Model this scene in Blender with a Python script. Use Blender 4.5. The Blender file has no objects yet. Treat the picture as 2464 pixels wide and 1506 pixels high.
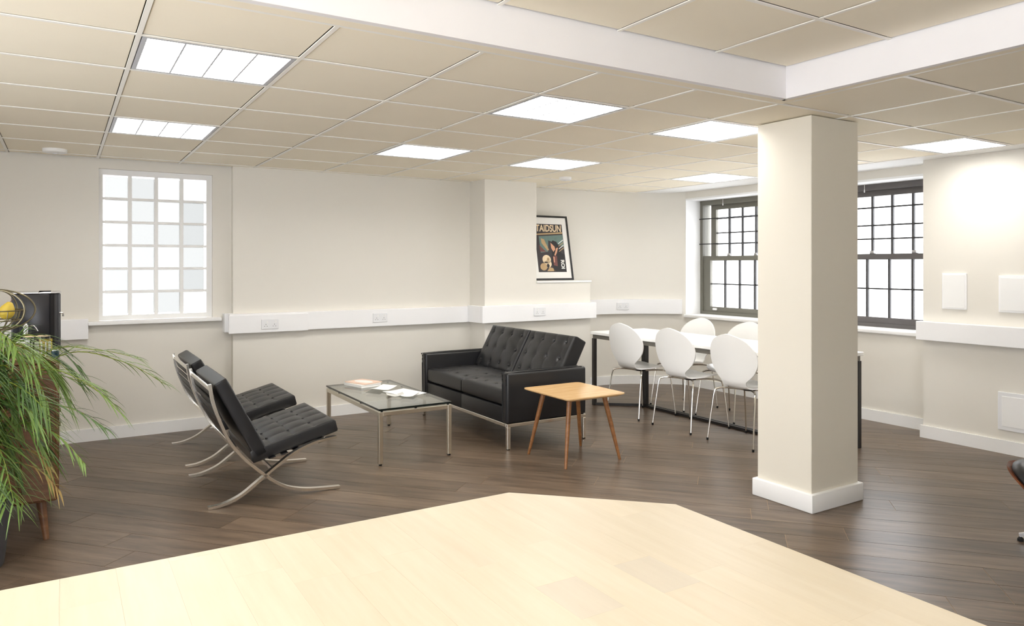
import bpy, bmesh, math, random
from mathutils import Vector, Matrix
random.seed(7)
S = bpy.context.scene
COL = S.collection

# ------------------------------------------------------------------ camera, world, exposure
YAW = 0.55353
F_PX = 1750.5
cam_d = bpy.data.cameras.new('camera')
cam = bpy.data.objects.new('camera', cam_d)
COL.objects.link(cam)
cam.location = (0, 0, 1.41)
cam.rotation_euler = (math.pi / 2, 0, -YAW)
cam_d.sensor_fit = 'HORIZONTAL'
cam_d.sensor_width = 36
cam_d.lens = F_PX / 2464 * 36
cam_d.shift_y = (637.4 - 753.0) / 2464
cam_d.clip_start = 0.05
S.camera = cam

world = bpy.data.worlds.new('overcast_sky')
S.world = world
world.use_nodes = True
wb = world.node_tree.nodes['Background']
wb.inputs['Color'].default_value = (0.97, 0.975, 1.0, 1)
wb.inputs['Strength'].default_value = 3.6

S.view_settings.view_transform = 'Standard'
S.view_settings.look = 'None'
S.view_settings.gamma = 1
S.view_settings.use_curve_mapping = False
S.view_settings.exposure = 0.88
LAMP = 11.0            # radiance of the fluorescent ceiling panels
LAMP_COL = (1.0, 0.975, 0.93)

# ------------------------------------------------------------------ materials
def lin(c):
    return tuple(((v / 255) / 12.92 if v / 255 <= 0.04045 else ((v / 255 + 0.055) / 1.055) ** 2.4) for v in c)

MATS = {}
def mat(name, rgb, rough=0.5, metal=0.0, vary=0.0, scale=8.0, bump=0.0, bscale=60.0, spec=0.5, coat=0.0, srgb=True, stretch=None):
    """procedural principled material: noise-varied colour and fine relief"""
    m = bpy.data.materials.new(name); m.use_nodes = True
    nt = m.node_tree; b = nt.nodes['Principled BSDF']
    c = lin(rgb) if srgb else rgb
    b.inputs['Roughness'].default_value = rough
    b.inputs['Metallic'].default_value = metal
    b.inputs['Specular IOR Level'].default_value = spec
    b.inputs['Coat Weight'].default_value = coat
    b.inputs['Base Color'].default_value = (*c, 1)
    tc = nt.nodes.new('ShaderNodeTexCoord')
    src = tc.outputs['Object']
    if stretch:
        mp = nt.nodes.new('ShaderNodeMapping'); mp.inputs['Scale'].default_value = stretch
        nt.links.new(src, mp.inputs['Vector']); src = mp.outputs['Vector']
    n = nt.nodes.new('ShaderNodeTexNoise'); n.inputs['Scale'].default_value = scale; n.inputs['Detail'].default_value = 4
    nt.links.new(src, n.inputs['Vector'])
    r = nt.nodes.new('ShaderNodeMix'); r.data_type = 'RGBA'
    k = vary if vary else 0.015
    r.inputs[6].default_value = (*[max(0, v * (1 - k)) for v in c], 1)
    r.inputs[7].default_value = (*[min(1, v * (1 + k)) for v in c], 1)
    nt.links.new(n.outputs['Fac'], r.inputs[0])
    nt.links.new(r.outputs[2], b.inputs['Base Color'])
    if bump:
        n2 = nt.nodes.new('ShaderNodeTexNoise'); n2.inputs['Scale'].default_value = bscale; n2.inputs['Detail'].default_value = 5
        nt.links.new(src, n2.inputs['Vector'])
        bp = nt.nodes.new('ShaderNodeBump'); bp.inputs['Strength'].default_value = bump; bp.inputs['Distance'].default_value = 0.002
        nt.links.new(n2.outputs['Fac'], bp.inputs['Height']); nt.links.new(bp.outputs['Normal'], b.inputs['Normal'])
    MATS[name] = m
    return m

def wood(name, dark, light, rough=0.4, scale=(1, 14, 14), tone=0.0, spec=0.5, bump=0.1, nscale=3.0):
    """grain runs along local X; each object gets its own tone and grain offset"""
    m = bpy.data.materials.new(name); m.use_nodes = True
    nt = m.node_tree; b = nt.nodes['Principled BSDF']
    b.inputs['Roughness'].default_value = rough; b.inputs['Specular IOR Level'].default_value = spec
    tc = nt.nodes.new('ShaderNodeTexCoord'); oi = nt.nodes.new('ShaderNodeObjectInfo')
    mul = nt.nodes.new('ShaderNodeMath'); mul.operation = 'MULTIPLY'; mul.inputs[1].default_value = 57.0
    nt.links.new(oi.outputs['Random'], mul.inputs[0])
    add = nt.nodes.new('ShaderNodeVectorMath'); add.operation = 'ADD'
    nt.links.new(tc.outputs['Object'], add.inputs[0]); nt.links.new(mul.outputs[0], add.inputs[1])
    mp = nt.nodes.new('ShaderNodeMapping'); mp.inputs['Scale'].default_value = scale
    nt.links.new(add.outputs[0], mp.inputs['Vector'])
    n = nt.nodes.new('ShaderNodeTexNoise'); n.inputs['Scale'].default_value = nscale; n.inputs['Detail'].default_value = 7; n.inputs['Roughness'].default_value = 0.65
    nt.links.new(mp.outputs['Vector'], n.inputs['Vector'])
    cr = nt.nodes.new('ShaderNodeValToRGB')
    cr.color_ramp.elements[0].position = 0.3; cr.color_ramp.elements[0].color = (*lin(dark), 1)
    cr.color_ramp.elements[1].position = 0.72; cr.color_ramp.elements[1].color = (*lin(light), 1)
    nt.links.new(n.outputs['Fac'], cr.inputs['Fac'])
    hs = nt.nodes.new('ShaderNodeHueSaturation')
    mr = nt.nodes.new('ShaderNodeMapRange'); mr.inputs['To Min'].default_value = 1 - tone; mr.inputs['To Max'].default_value = 1 + tone
    nt.links.new(oi.outputs['Random'], mr.inputs['Value']); nt.links.new(mr.outputs[0], hs.inputs['Value'])
    nt.links.new(cr.outputs['Color'], hs.inputs['Color']); nt.links.new(hs.outputs['Color'], b.inputs['Base Color'])
    if bump:
        bp = nt.nodes.new('ShaderNodeBump'); bp.inputs['Strength'].default_value = bump; bp.inputs['Distance'].default_value = 0.002
        nt.links.new(n.outputs['Fac'], bp.inputs['Height']); nt.links.new(bp.outputs['Normal'], b.inputs['Normal'])
    MATS[name] = m
    return m

def glass(name, tint, gloss=0.06, rough=0.02, ior=1.5):
    m = bpy.data.materials.new(name); m.use_nodes = True
    nt = m.node_tree; out = nt.nodes['Material Output']; nt.nodes.remove(nt.nodes['Principled BSDF'])
    t = nt.nodes.new('ShaderNodeBsdfTransparent'); t.inputs['Color'].default_value = (*tint, 1)
    g = nt.nodes.new('ShaderNodeBsdfGlossy'); g.inputs['Roughness'].default_value = rough
    lw_ = nt.nodes.new('ShaderNodeLayerWeight'); lw_.inputs['Blend'].default_value = 0.5
    pw = nt.nodes.new('ShaderNodeMath'); pw.operation = 'POWER'; pw.inputs[1].default_value = 5.0
    fr = nt.nodes.new('ShaderNodeMath'); fr.operation = 'MULTIPLY_ADD'; r0 = ((ior - 1) / (ior + 1)) ** 2
    fr.inputs[1].default_value = 1 - r0; fr.inputs[2].default_value = r0
    nt.links.new(lw_.outputs['Facing'], pw.inputs[0]); nt.links.new(pw.outputs[0], fr.inputs[0])
    mx = nt.nodes.new('ShaderNodeMixShader')
    nt.links.new(fr.outputs[0], mx.inputs[0]); nt.links.new(t.outputs[0], mx.inputs[1]); nt.links.new(g.outputs[0], mx.inputs[2])
    nt.links.new(mx.outputs[0], out.inputs['Surface'])
    MATS[name] = m
    return m

def frosted(name):
    m = bpy.data.materials.new(name); m.use_nodes = True
    nt = m.node_tree; b = nt.nodes['Principled BSDF']
    oi = nt.nodes.new('ShaderNodeObjectInfo'); cm = nt.nodes.new('ShaderNodeMix'); cm.data_type = 'RGBA'
    cm.inputs[6].default_value = (0.125, 0.128, 0.125, 1); cm.inputs[7].default_value = (0.19, 0.192, 0.187, 1)
    nt.links.new(oi.outputs['Random'], cm.inputs[0]); nt.links.new(cm.outputs[2], b.inputs['Base Color'])
    b.inputs['Transmission Weight'].default_value = 1.0
    b.inputs['Roughness'].default_value = 0.45
    b.inputs['IOR'].default_value = 1.2
    tc = nt.nodes.new('ShaderNodeTexCoord'); n = nt.nodes.new('ShaderNodeTexNoise'); n.inputs['Scale'].default_value = 9
    nt.links.new(tc.outputs['Object'], n.inputs['Vector'])
    bp = nt.nodes.new('ShaderNodeBump'); bp.inputs['Strength'].default_value = 0.5; bp.inputs['Distance'].default_value = 0.02
    nt.links.new(n.outputs['Fac'], bp.inputs['Height']); nt.links.new(bp.outputs['Normal'], b.inputs['Normal'])
    MATS[name] = m
    return m

def emit(name, col, strength):
    m = bpy.data.materials.new(name); m.use_nodes = True
    nt = m.node_tree; out = nt.nodes['Material Output']; nt.nodes.remove(nt.nodes['Principled BSDF'])
    e = nt.nodes.new('ShaderNodeEmission'); e.inputs['Color'].default_value = (*col, 1); e.inputs['Strength'].default_value = strength
    nt.links.new(e.outputs[0], out.inputs['Surface'])
    MATS[name] = m
    return m

mat('wall_paint', (231, 227, 218), 0.75, vary=0.012, scale=1.5, bump=0.03, bscale=120)
mat('pillar_paint', (231, 225, 211), 0.7, vary=0.012, scale=1.5, bump=0.03, bscale=120)
mat('white_paint', (246, 246, 245), 0.45)
mat('trunking_plastic', (249, 249, 250), 0.35)
mat('socket_plastic', (238, 239, 241), 0.3)
mat('socket_dark', (120, 120, 122), 0.5)
mat('ceiling_tile', (252, 243, 223), 0.9, vary=0.02, scale=3, bump=0.12, bscale=400)
mat('ceiling_board', (243, 243, 242), 0.85)
mat('ceiling_bar', (251, 248, 240), 0.5)
mat('coffer_paint', (245, 243, 244), 0.75)
mat('shadow_gap', (90, 82, 70), 0.9)
mat('sub_floor', (176, 150, 122), 0.8)
wood('floor_wood', (72, 58, 46), (122, 104, 87), 0.33, (1.0, 9, 9), tone=0.22, spec=0.45, bump=0.1, nscale=2.6)
mat('window_frame', (112, 110, 100), 0.45)
mat('window_frame_dark', (94, 90, 89), 0.45)
mat('muntin_dark', (48, 46, 46), 0.5)
mat('bar_black', (22, 22, 23), 0.5)
glass('window_glass', (0.98, 0.99, 1.0))
frosted('frosted_glass')
mat('leather_black', (30, 30, 32), 0.36, vary=0.15, scale=5, bump=0.12, bscale=260, spec=0.5)
mat('leather_side', (25, 25, 27), 0.42, vary=0.1, scale=5, bump=0.1, bscale=260, spec=0.45)
mat('chrome', (242, 239, 232), 0.22, 1.0)
mat('steel_satin', (224, 218, 204), 0.3, 1.0)
mat('rubber', (18, 18, 18), 0.7)
glass('table_glass', (0.95, 0.98, 0.965), ior=2.1)
mat('glass_edge', (12, 24, 22), 0.15)
wood('oak_light', (208, 166, 112), (232, 196, 146), 0.22, (1, 10, 10), nscale=3, bump=0.03)
wood('oak_leg', (116, 74, 40), (158, 108, 64), 0.35, (1, 8, 8), nscale=4, bump=0.03)
wood('birch_stave', (233, 219, 193), (241, 229, 206), 0.4, (1, 11, 11), tone=0.018, nscale=2.2, bump=0.02)
wood('birch_stave_grey', (226, 214, 194), (233, 222, 202), 0.4, (1, 11, 11), tone=0.01, nscale=2.2, bump=0.02)
wood('cabinet_wood', (96, 64, 42), (134, 94, 64), 0.38, (1, 1, 12), nscale=2.5, bump=0.04)
wood('walnut', (92, 48, 24), (148, 84, 46), 0.3, (1, 9, 9), nscale=3, bump=0.03)
mat('chair_white', (251, 251, 249), 0.28)
mat('table_white', (248, 248, 246), 0.3)
mat('apron_grey', (110, 106, 98), 0.45)
mat('metal_black', (40, 37, 36), 0.4)
mat('machine_black', (34, 34, 40), 0.24, vary=0.1)
mat('machine_dark', (22, 21, 24), 0.3)
mat('silver', (214, 214, 216), 0.25, 0.9)
mat('wire_brass', (116, 108, 84), 0.35, 0.7)
mat('lemon', (206, 178, 66), 0.45, vary=0.15, scale=20, bump=0.1)
mat('leaf', (112, 140, 66), 0.45, vary=0.35, scale=6)
mat('leaf_dark', (74, 104, 50), 0.45, vary=0.35, scale=6)
mat('leaf_dry', (158, 132, 76), 0.6, vary=0.2, scale=8)
mat('stem', (138, 152, 52), 0.5, vary=0.25, scale=8)
mat('pot_grey', (72, 72, 76), 0.6, vary=0.06)
mat('soil', (44, 32, 24), 0.95, vary=0.3, scale=40)
mat('paper', (246, 246, 244), 0.6)
mat('paper_grey', (208, 208, 204), 0.6)
mat('cover_pink', (236, 206, 186), 0.5, vary=0.15, scale=14)
mat('frame_black', (14, 14, 14), 0.35)
mat('print_dark', (58, 52, 54), 0.6, vary=0.2, scale=12)
mat('print_cream', (240, 218, 182), 0.6)
mat('print_teal', (104, 128, 122), 0.6, vary=0.2, scale=20)
mat('print_tan', (190, 160, 118), 0.6, vary=0.15, scale=20)
mat('print_skin', (222, 166, 134), 0.6)
mat('print_red', (118, 72, 66), 0.6)
mat('print_black', (34, 31, 32), 0.6)
mat('print_white', (244, 242, 238), 0.6)
mat('carton', (206, 174, 136), 0.7)
mat('packet_yellow', (196, 172, 62), 0.5, vary=0.2, scale=30)
mat('teal_lid', (34, 62, 74), 0.35)
glass('tumbler_glass', (0.95, 0.96, 0.95), ior=1.45)
emit('lamp_panel', LAMP_COL, LAMP)
mat('louvre', (186, 188, 194), 0.4)

# ------------------------------------------------------------------ mesh helpers
def new_bm(): return bmesh.new()

def box(bm, x0, x1, y0, y1, z0, z1, bev=0.0, seg=2, M=None):
    b = bmesh.new()
    vs = [b.verts.new((x, y, z)) for x in (x0, x1) for y in (y0, y1) for z in (z0, z1)]
    for f in ((0, 1, 3, 2), (4, 6, 7, 5), (0, 4, 5, 1), (2, 3, 7, 6), (0, 2, 6, 4), (1, 5, 7, 3)):
        b.faces.new([vs[i] for i in f])
    bmesh.ops.recalc_face_normals(b, faces=b.faces)
    if bev: bmesh.ops.bevel(b, geom=list(b.edges), offset=bev, segments=seg, affect='EDGES', profile=0.5)
    if M is not None: bmesh.ops.transform(b, matrix=M, verts=b.verts)
    merge(bm, b)

def merge(bm, b):
    me = bpy.data.meshes.new('tmp'); b.to_mesh(me); b.free(); bm.from_mesh(me); bpy.data.meshes.remove(me)

def prism(bm, pts, z0, z1, bev=0.0, seg=2, M=None):
    b = bmesh.new()
    lo = [b.verts.new((x, y, z0)) for x, y in pts]; hi = [b.verts.new((x, y, z1)) for x, y in pts]
    b.faces.new(lo[::-1]); b.faces.new(hi)
    n = len(pts)
    for i in range(n): b.faces.new((lo[i], lo[(i + 1) % n], hi[(i + 1) % n], hi[i]))
    bmesh.ops.recalc_face_normals(b, faces=b.faces)
    if bev: bmesh.ops.bevel(b, geom=[e for e in b.edges if abs(e.verts[0].co.z - e.verts[1].co.z) < 1e-6], offset=bev, segments=seg, affect='EDGES')
    if M is not None: bmesh.ops.transform(b, matrix=M, verts=b.verts)
    merge(bm, b)

def smooth_path(pts, n=6):
    P = [Vector(p) for p in pts]; out = []
    for i in range(len(P) - 1):
        p0 = P[max(i - 1, 0)]; p1 = P[i]; p2 = P[i + 1]; p3 = P[min(i + 2, len(P) - 1)]
        for k in range(n):
            t = k / n
            out.append(0.5 * ((2 * p1) + (p2 - p0) * t + (2 * p0 - 5 * p1 + 4 * p2 - p3) * t * t + (3 * p1 - p0 - 3 * p2 + p3) * t ** 3))
    out.append(P[-1])
    return out

def sweep(bm, path, section, up=Vector((0, 0, 1)), closed=False, scale=None, caps=True):
    """sweep a closed 2-D section [(a,b)] (a along side, b along up) along a path"""
    path = [Vector(p) for p in path]; n = len(path); rings = []
    for i, p in enumerate(path):
        if closed: t = path[(i + 1) % n] - path[(i - 1) % n]
        else: t = path[min(i + 1, n - 1)] - path[max(i - 1, 0)]
        t.normalize()
        side = t.cross(up)
        if side.length < 1e-5: side = t.cross(Vector((1, 0, 0)))
        side.normalize(); u = side.cross(t).normalized()
        s = scale[i] if scale else 1
        rings.append([bm.verts.new(p + side * (a * s) + u * (b * s)) for a, b in section])
    m = len(section)
    for i in range(n if closed else n - 1):
        r0, r1 = rings[i], rings[(i + 1) % n]
        for j in range(m): bm.faces.new((r0[j], r0[(j + 1) % m], r1[(j + 1) % m], r1[j]))
    if not closed and caps:
        bm.faces.new(rings[0][::-1]); bm.faces.new(rings[-1])

def circ(r, n=8, ry=None):
    ry = r if ry is None else ry
    return [(r * math.cos(2 * math.pi * i / n), ry * math.sin(2 * math.pi * i / n)) for i in range(n)]

def tube(bm, path, r, n=8, **k): sweep(bm, path, circ(r, n), **k)

def lathe(bm, prof, n=24, M=None):
    """prof [(r,z)] from bottom to top; r 0 closes"""
    b = bmesh.new(); rings = []
    for r, z in prof:
        if r < 1e-6: rings.append([b.verts.new((0, 0, z))])
        else: rings.append([b.verts.new((r * math.cos(2 * math.pi * i / n), r * math.sin(2 * math.pi * i / n), z)) for i in range(n)])
    for a, c in zip(rings, rings[1:]):
        for i in range(n):
            j = (i + 1) % n
            if len(a) == 1 and len(c) == 1: continue
            if len(a) == 1: b.faces.new((a[0], c[j], c[i]))
            elif len(c) == 1: b.faces.new((a[i], a[j], c[0]))
            else: b.faces.new((a[i], a[j], c[j], c[i]))
    bmesh.ops.recalc_face_normals(b, faces=b.faces)
    if M is not None: bmesh.ops.transform(b, matrix=M, verts=b.verts)
    merge(bm, b)

def obj(name, bm, m, parent=None, smooth=False, ang=38, loc=None):
    bmesh.ops.recalc_face_normals(bm, faces=bm.faces)
    if smooth:
        lim = math.radians(ang)
        for f in bm.faces: f.smooth = True
        for e in bm.edges:
            if len(e.link_faces) == 2 and e.calc_face_angle(0) > lim: e.smooth = False
    me = bpy.data.meshes.new(name); bm.to_mesh(me); bm.free()
    me.materials.append(MATS[m])
    o = bpy.data.objects.new(name, me); COL.objects.link(o)
    if parent: o.parent = parent
    if loc: o.location = loc
    return o

def bobj(name, m, parent, x0, x1, y0, y1, z0, z1, bev=0.0, seg=2, smooth=False):
    bm = new_bm(); box(bm, x0, x1, y0, y1, z0, z1, bev, seg)
    return obj(name, bm, m, parent, smooth=smooth)

def tag(o, label, cat, group=None):
    o['label'] = label; o['category'] = cat
    if group: o['group'] = group
    return o

def thing(name, label, cat, loc=(0, 0, 0), rz=0.0, group=None):
    o = bpy.data.objects.new(name, None); COL.objects.link(o)
    o.empty_display_size = 0.1
    o.location = loc; o.rotation_euler = (0, 0, rz)
    return tag(o, label, cat, group)

def struct(o, label=None):
    o['kind'] = 'structure'
    if label: o['label'] = label
    return o

def dup(root, loc=None, rz=None, label=None):
    r = root.copy(); COL.objects.link(r)
    if loc is not None: r.location = loc
    if rz is not None: r.rotation_euler = (0, 0, rz)
    if label: r['label'] = label
    for ch in list(root.children):
        c = ch.copy(); COL.objects.link(c); c.parent = r
        for g in list(ch.children):
            d = g.copy(); COL.objects.link(d); d.parent = c
    return r

# ------------------------------------------------------------------ the room
ZC = 2.265           # ceiling grid level
ZW = ZC + 0.02       # wall tops
ZK = 2.415           # raised coffer ceiling level
YA = 6.74            # alcove wall with the glass-block window
YM = 6.66            # main back wall
YP = 6.345           # pier front
YB = 6.72            # wall behind the pier ledge
XP = 3.60            # pier left corner
XPE = 4.222          # pier upper right corner
XLE = 4.93           # ledge block right end
XE = 6.25            # window wall
XR = 6.00            # right pier wall
YR = 3.30
XL, YF = -2.0, -1.6

# floor base and planks
fb = new_bm(); box(fb, XL - 0.1, XE + 0.5, YF - 0.1, YA + 0.2, -0.12, -0.0016)
floor = struct(obj('floor', fb, 'sub_floor'), 'dark brown wooden plank floor laid diagonally')
PW, PL, PT = 0.19, 1.75, 0.0015
pa = math.radians(90 + 42)              # plank direction, from world X
du = Vector((math.cos(pa), math.sin(pa))); dv = Vector((-du.y, du.x))
RECT = (XL, XE, YF, YA)
def clip_poly(poly, rect):
    x0, x1, y0, y1 = rect
    for ax, s, lim in ((0, 1, x0), (0, -1, x1), (1, 1, y0), (1, -1, y1)):
        out = []
        for i in range(len(poly)):
            a, b = poly[i], poly[(i + 1) % len(poly)]
            da, db = s * (a[ax] - lim), s * (b[ax] - lim)
            if da >= 0: out.append(a)
            if da * db < 0:
                t = da / (da - db); out.append((a[0] + (b[0] - a[0]) * t, a[1] + (b[1] - a[1]) * t))
        poly = out
        if len(poly) < 3: return []
    return poly
def area(p): return abs(sum(p[i][0] * p[(i + 1) % len(p)][1] - p[(i + 1) % len(p)][0] * p[i][1] for i in range(len(p)))) / 2
full_mesh = None
c0 = Vector(((XL + XE) / 2, (YF + YA) / 2))
g = 0.0014
def plank_bm(pts):
    bm = new_bm(); prism(bm, pts, -PT, 0.0)
    return bm
nrow = 36
for r in range(-nrow, nrow):
    off = random.uniform(0, PL)
    for k in range(-6, 7):
        s0, s1 = k * PL + off + g, (k + 1) * PL + off - g
        t0, t1 = r * PW + g, (r + 1) * PW - g
        quad = [c0 + du * a + dv * b for a, b in ((s0, t0), (s1, t0), (s1, t1), (s0, t1))]
        poly = clip_poly([(q.x, q.y) for q in quad], RECT)
        if not poly or area(poly) < 0.004: continue
        cen = c0 + du * ((s0 + s1) / 2) + dv * ((t0 + t1) / 2)
        if area(poly) > (PL - 2 * g) * (PW - 2 * g) * 0.999:
            if full_mesh is None:
                bm = plank_bm([(-(PL / 2 - g), -(PW / 2 - g)), (PL / 2 - g, -(PW / 2 - g)), (PL / 2 - g, PW / 2 - g), (-(PL / 2 - g), PW / 2 - g)])
                o = obj('floor_plank', bm, 'floor_wood', floor); full_mesh = o.data
            else:
                o = bpy.data.objects.new('floor_plank', full_mesh); COL.objects.link(o); o.parent = floor
        else:
            loc = [((Vector(p) - cen).dot(du), (Vector(p) - cen).dot(dv)) for p in poly]
            o = obj('floor_plank', plank_bm(loc), 'floor_wood', floor)
        o.location = (cen.x, cen.y, 0); o.rotation_euler = (0, 0, pa)

# back wall, alcove with window opening
WX0, WX1, WZ0, WZ1 = 0.25, 1.11, 0.957, 2.19
bm = new_bm()
box(bm, XL - 0.1, WX0, YA, YA + 0.3, 0, ZW); box(bm, WX1, 1.5, YA, YA + 0.3, 0, ZW)
box(bm, WX0, WX1, YA, YA + 0.3, 0, WZ0 - 0.03); box(bm, WX0, WX1, YA, YA + 0.3, WZ1, ZW)
struct(obj('wall_back_alcove', bm, 'wall_paint'), 'pale wall around the glass block window')
XM = 1.262
bm = new_bm(); box(bm, XM, XP + 0.1, YM, YA + 0.3, 0, ZW)
struct(obj('wall_back', bm, 'wall_paint'), 'long pale wall behind the lounge furniture')
bm = new_bm(); box(bm, XP, XPE, YP, YB + 0.3, 0, ZW)
struct(obj('wall_back_pier', bm, 'wall_paint'), 'pale wall pier projecting behind the sofa')
bm = new_bm(); box(bm, XPE, XLE, YP, YB, 0, 1.222)
lw = struct(obj('wall_back_ledge', bm, 'wall_paint'), 'half-height boxed-out wall below the picture ledge')
bobj('ledge_board', 'white_paint', lw, XPE, XLE + 0.012, YP - 0.014, YB, 1.222, 1.242, 0.004)
# bay: wall behind the ledge and the rounded corner to the windows
def offset_line(pts, d):
    out = []
    for i, p in enumerate(pts):
        a = Vector(pts[max(i - 1, 0)]); b = Vector(pts[min(i + 1, len(pts) - 1)]); t = (b - a).normalized()
        nrm = Vector((t.y, -t.x))      # right of travel
        out.append((p[0] + nrm.x * d, p[1] + nrm.y * d))
    return out
def band(name, pts, d0, d1, z0, z1, m, parent=None):
    A = offset_line(pts, d0); B = offset_line(pts, d1)
    bm = new_bm()
    n = len(pts); V = [[bm.verts.new((*q, z)) for q in L] for L in (A, B) for z in (z0, z1)]
    a0, a1, b0, b1 = V
    for i in range(n - 1):
        bm.faces.new((a0[i], a0[i + 1], a1[i + 1], a1[i])); bm.faces.new((b0[i], b1[i], b1[i + 1], b0[i + 1]))
        bm.faces.new((a1[i], a1[i + 1], b1[i + 1], b1[i])); bm.faces.new((a0[i], b0[i], b0[i + 1], a0[i + 1]))
    bm.faces.new((a0[0], a1[0], b1[0], b0[0])); bm.faces.new((a0[-1], b0[-1], b1[-1], a1[-1]))
    return obj(name, bm, m, parent, smooth=True, ang=50)
bay = [(XPE, YB), (4.8, YB), (5.42, YB), (5.56, 6.695), (5.72, 6.63), (5.9, 6.515), (6.06, 6.40), (6.16, 6.32), (XE, 6.22)]
struct(band('wall_bay', bay, -0.3, 0, 0, ZW, 'wall_paint'), 'pale curved corner wall beside the sash window')
# window wall
W2 = (5.07, 6.22); W3 = (3.309, 4.479); WB, WT = 0.83, 2.19
bm = new_bm()
for y0, y1 in ((6.22, 6.7), (W3[1], W2[0]), (2.9, W3[0])): box(bm, XE, XE + 0.45, y0, y1, 0, ZW)
for y0, y1 in (W2, W3): box(bm, XE, XE + 0.45, y0, y1, 0, WB - 0.03); box(bm, XE, XE + 0.45, y0, y1, WT, ZW)
struct(obj('wall_right', bm, 'wall_paint'), 'pale wall holding the two sash windows')
bm = new_bm(); box(bm, XR, XE + 0.45, YF - 0.1, YR, 0, ZW)
struct(obj('wall_right_pier', bm, 'wall_paint'), 'projecting pale wall at the right with white plates')
# unseen walls behind and left of camera, windows added to bring daylight in
LW = [(-1.3, 1.1), (1.5, 3.9)]
bm = new_bm(); ed = [YF - 0.1] + [q for w in LW for q in w] + [YA + 0.3]
for a, b in zip(ed[::2], ed[1::2]): box(bm, XL - 0.2, XL, a, b, 0, ZK + 0.05)
for a, b in LW: box(bm, XL - 0.2, XL, a, b, 0, 0.2); box(bm, XL - 0.2, XL, a, b, 2.22, ZK + 0.05)
struct(obj('wall_left', bm, 'wall_paint'))
FWN = [(-1.4, 0.8)]
bm = new_bm(); ed = [XL - 0.2] + [q for w in FWN for q in w] + [XE + 0.45]
for a, b in zip(ed[::2], ed[1::2]): box(bm, a, b, YF - 0.2, YF, 0, ZK + 0.05)
for a, b in FWN: box(bm, a, b, YF - 0.2, YF, 0, 0.2); box(bm, a, b, YF - 0.2, YF, 2.22, ZK + 0.05)
struct(obj('wall_front', bm, 'wall_paint'))
def added_window(n, x0, x1, y0, y1):
    t = bpy.data.objects.new('window_%d' % n, None); COL.objects.link(t); struct(t)  # off-camera window, added only as a daylight source
    bm = new_bm(); e = 0.05
    if x1 - x0 < y1 - y0:
        for a, b in ((y0, y0 + e), (y1 - e, y1), ((y0 + y1) / 2 - 0.02, (y0 + y1) / 2 + 0.02)): box(bm, x0, x1, a, b, 0.2, 2.22)
        for a, b in ((0.2, 0.25), (2.17, 2.22), (1.46, 1.5)): box(bm, x0, x1, y0 + e, y1 - e, a, b)
    else:
        for a, b in ((x0, x0 + e), (x1 - e, x1), ((x0 + x1) / 2 - 0.02, (x0 + x1) / 2 + 0.02)): box(bm, a, b, y0, y1, 0.2, 2.22)
        for a, b in ((0.2, 0.25), (2.17, 2.22), (1.46, 1.5)): box(bm, x0 + e, x1 - e, y0, y1, a, b)
    obj('window_frame', bm, 'white_paint', t)
    bobj('pane', 'window_glass', t, (x0 + x1) / 2 - 0.002 if x1 - x0 < 0.5 else x0 + e, (x0 + x1) / 2 + 0.002 if x1 - x0 < 0.5 else x1 - e, (y0 + y1) / 2 - 0.002 if y1 - y0 < 0.5 else y0 + e, (y0 + y1) / 2 + 0.002 if y1 - y0 < 0.5 else y1 - e, 0.25, 2.17)
for k, (a, b) in enumerate(LW): added_window(4 + k, XL - 0.12, XL - 0.06, a, b)
for k, (a, b) in enumerate(FWN): added_window(6 + k, a, b, YF - 0.12, YF - 0.06)

# pillar
bm = new_bm(); box(bm, 3.628, 4.07, 2.628, 3.005, 0, ZC, 0.003, 1)
pil = struct(obj('pillar', bm, 'pillar_paint'), 'square cream pillar with white skirting')
pil['category'] = 'pillar'
bm = new_bm(); box(bm, 3.605, 4.093, 2.605, 3.028, 0, 0.105, 0.006, 2)
obj('skirting', bm, 'white_paint', pil, smooth=True)

# baseboards
def skirt(name, pts, h=0.1, t=0.018):
    o = band(name, pts, 0.0005, t, 0, h, 'white_paint'); return struct(o)
skirt('baseboard_back_alcove', [(XL, YA), (XM, YA)])
skirt('baseboard_back', [(XM + 0.001, YM), (XP, YM)])
skirt('baseboard_back_pier', [(XP - 0.018, YP), (XLE + 0.018, YP)])
skirt('baseboard_pier_side', [(XP, YM), (XP, YP)])
skirt('baseboard_bay', [(XLE, YB)] + bay[2:] )
skirt('baseboard_right', [(XE, 6.21), (XE, YR)])
skirt('baseboard_right_pier', [(XR, YR + 0.018), (XR, YF)])

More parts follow.
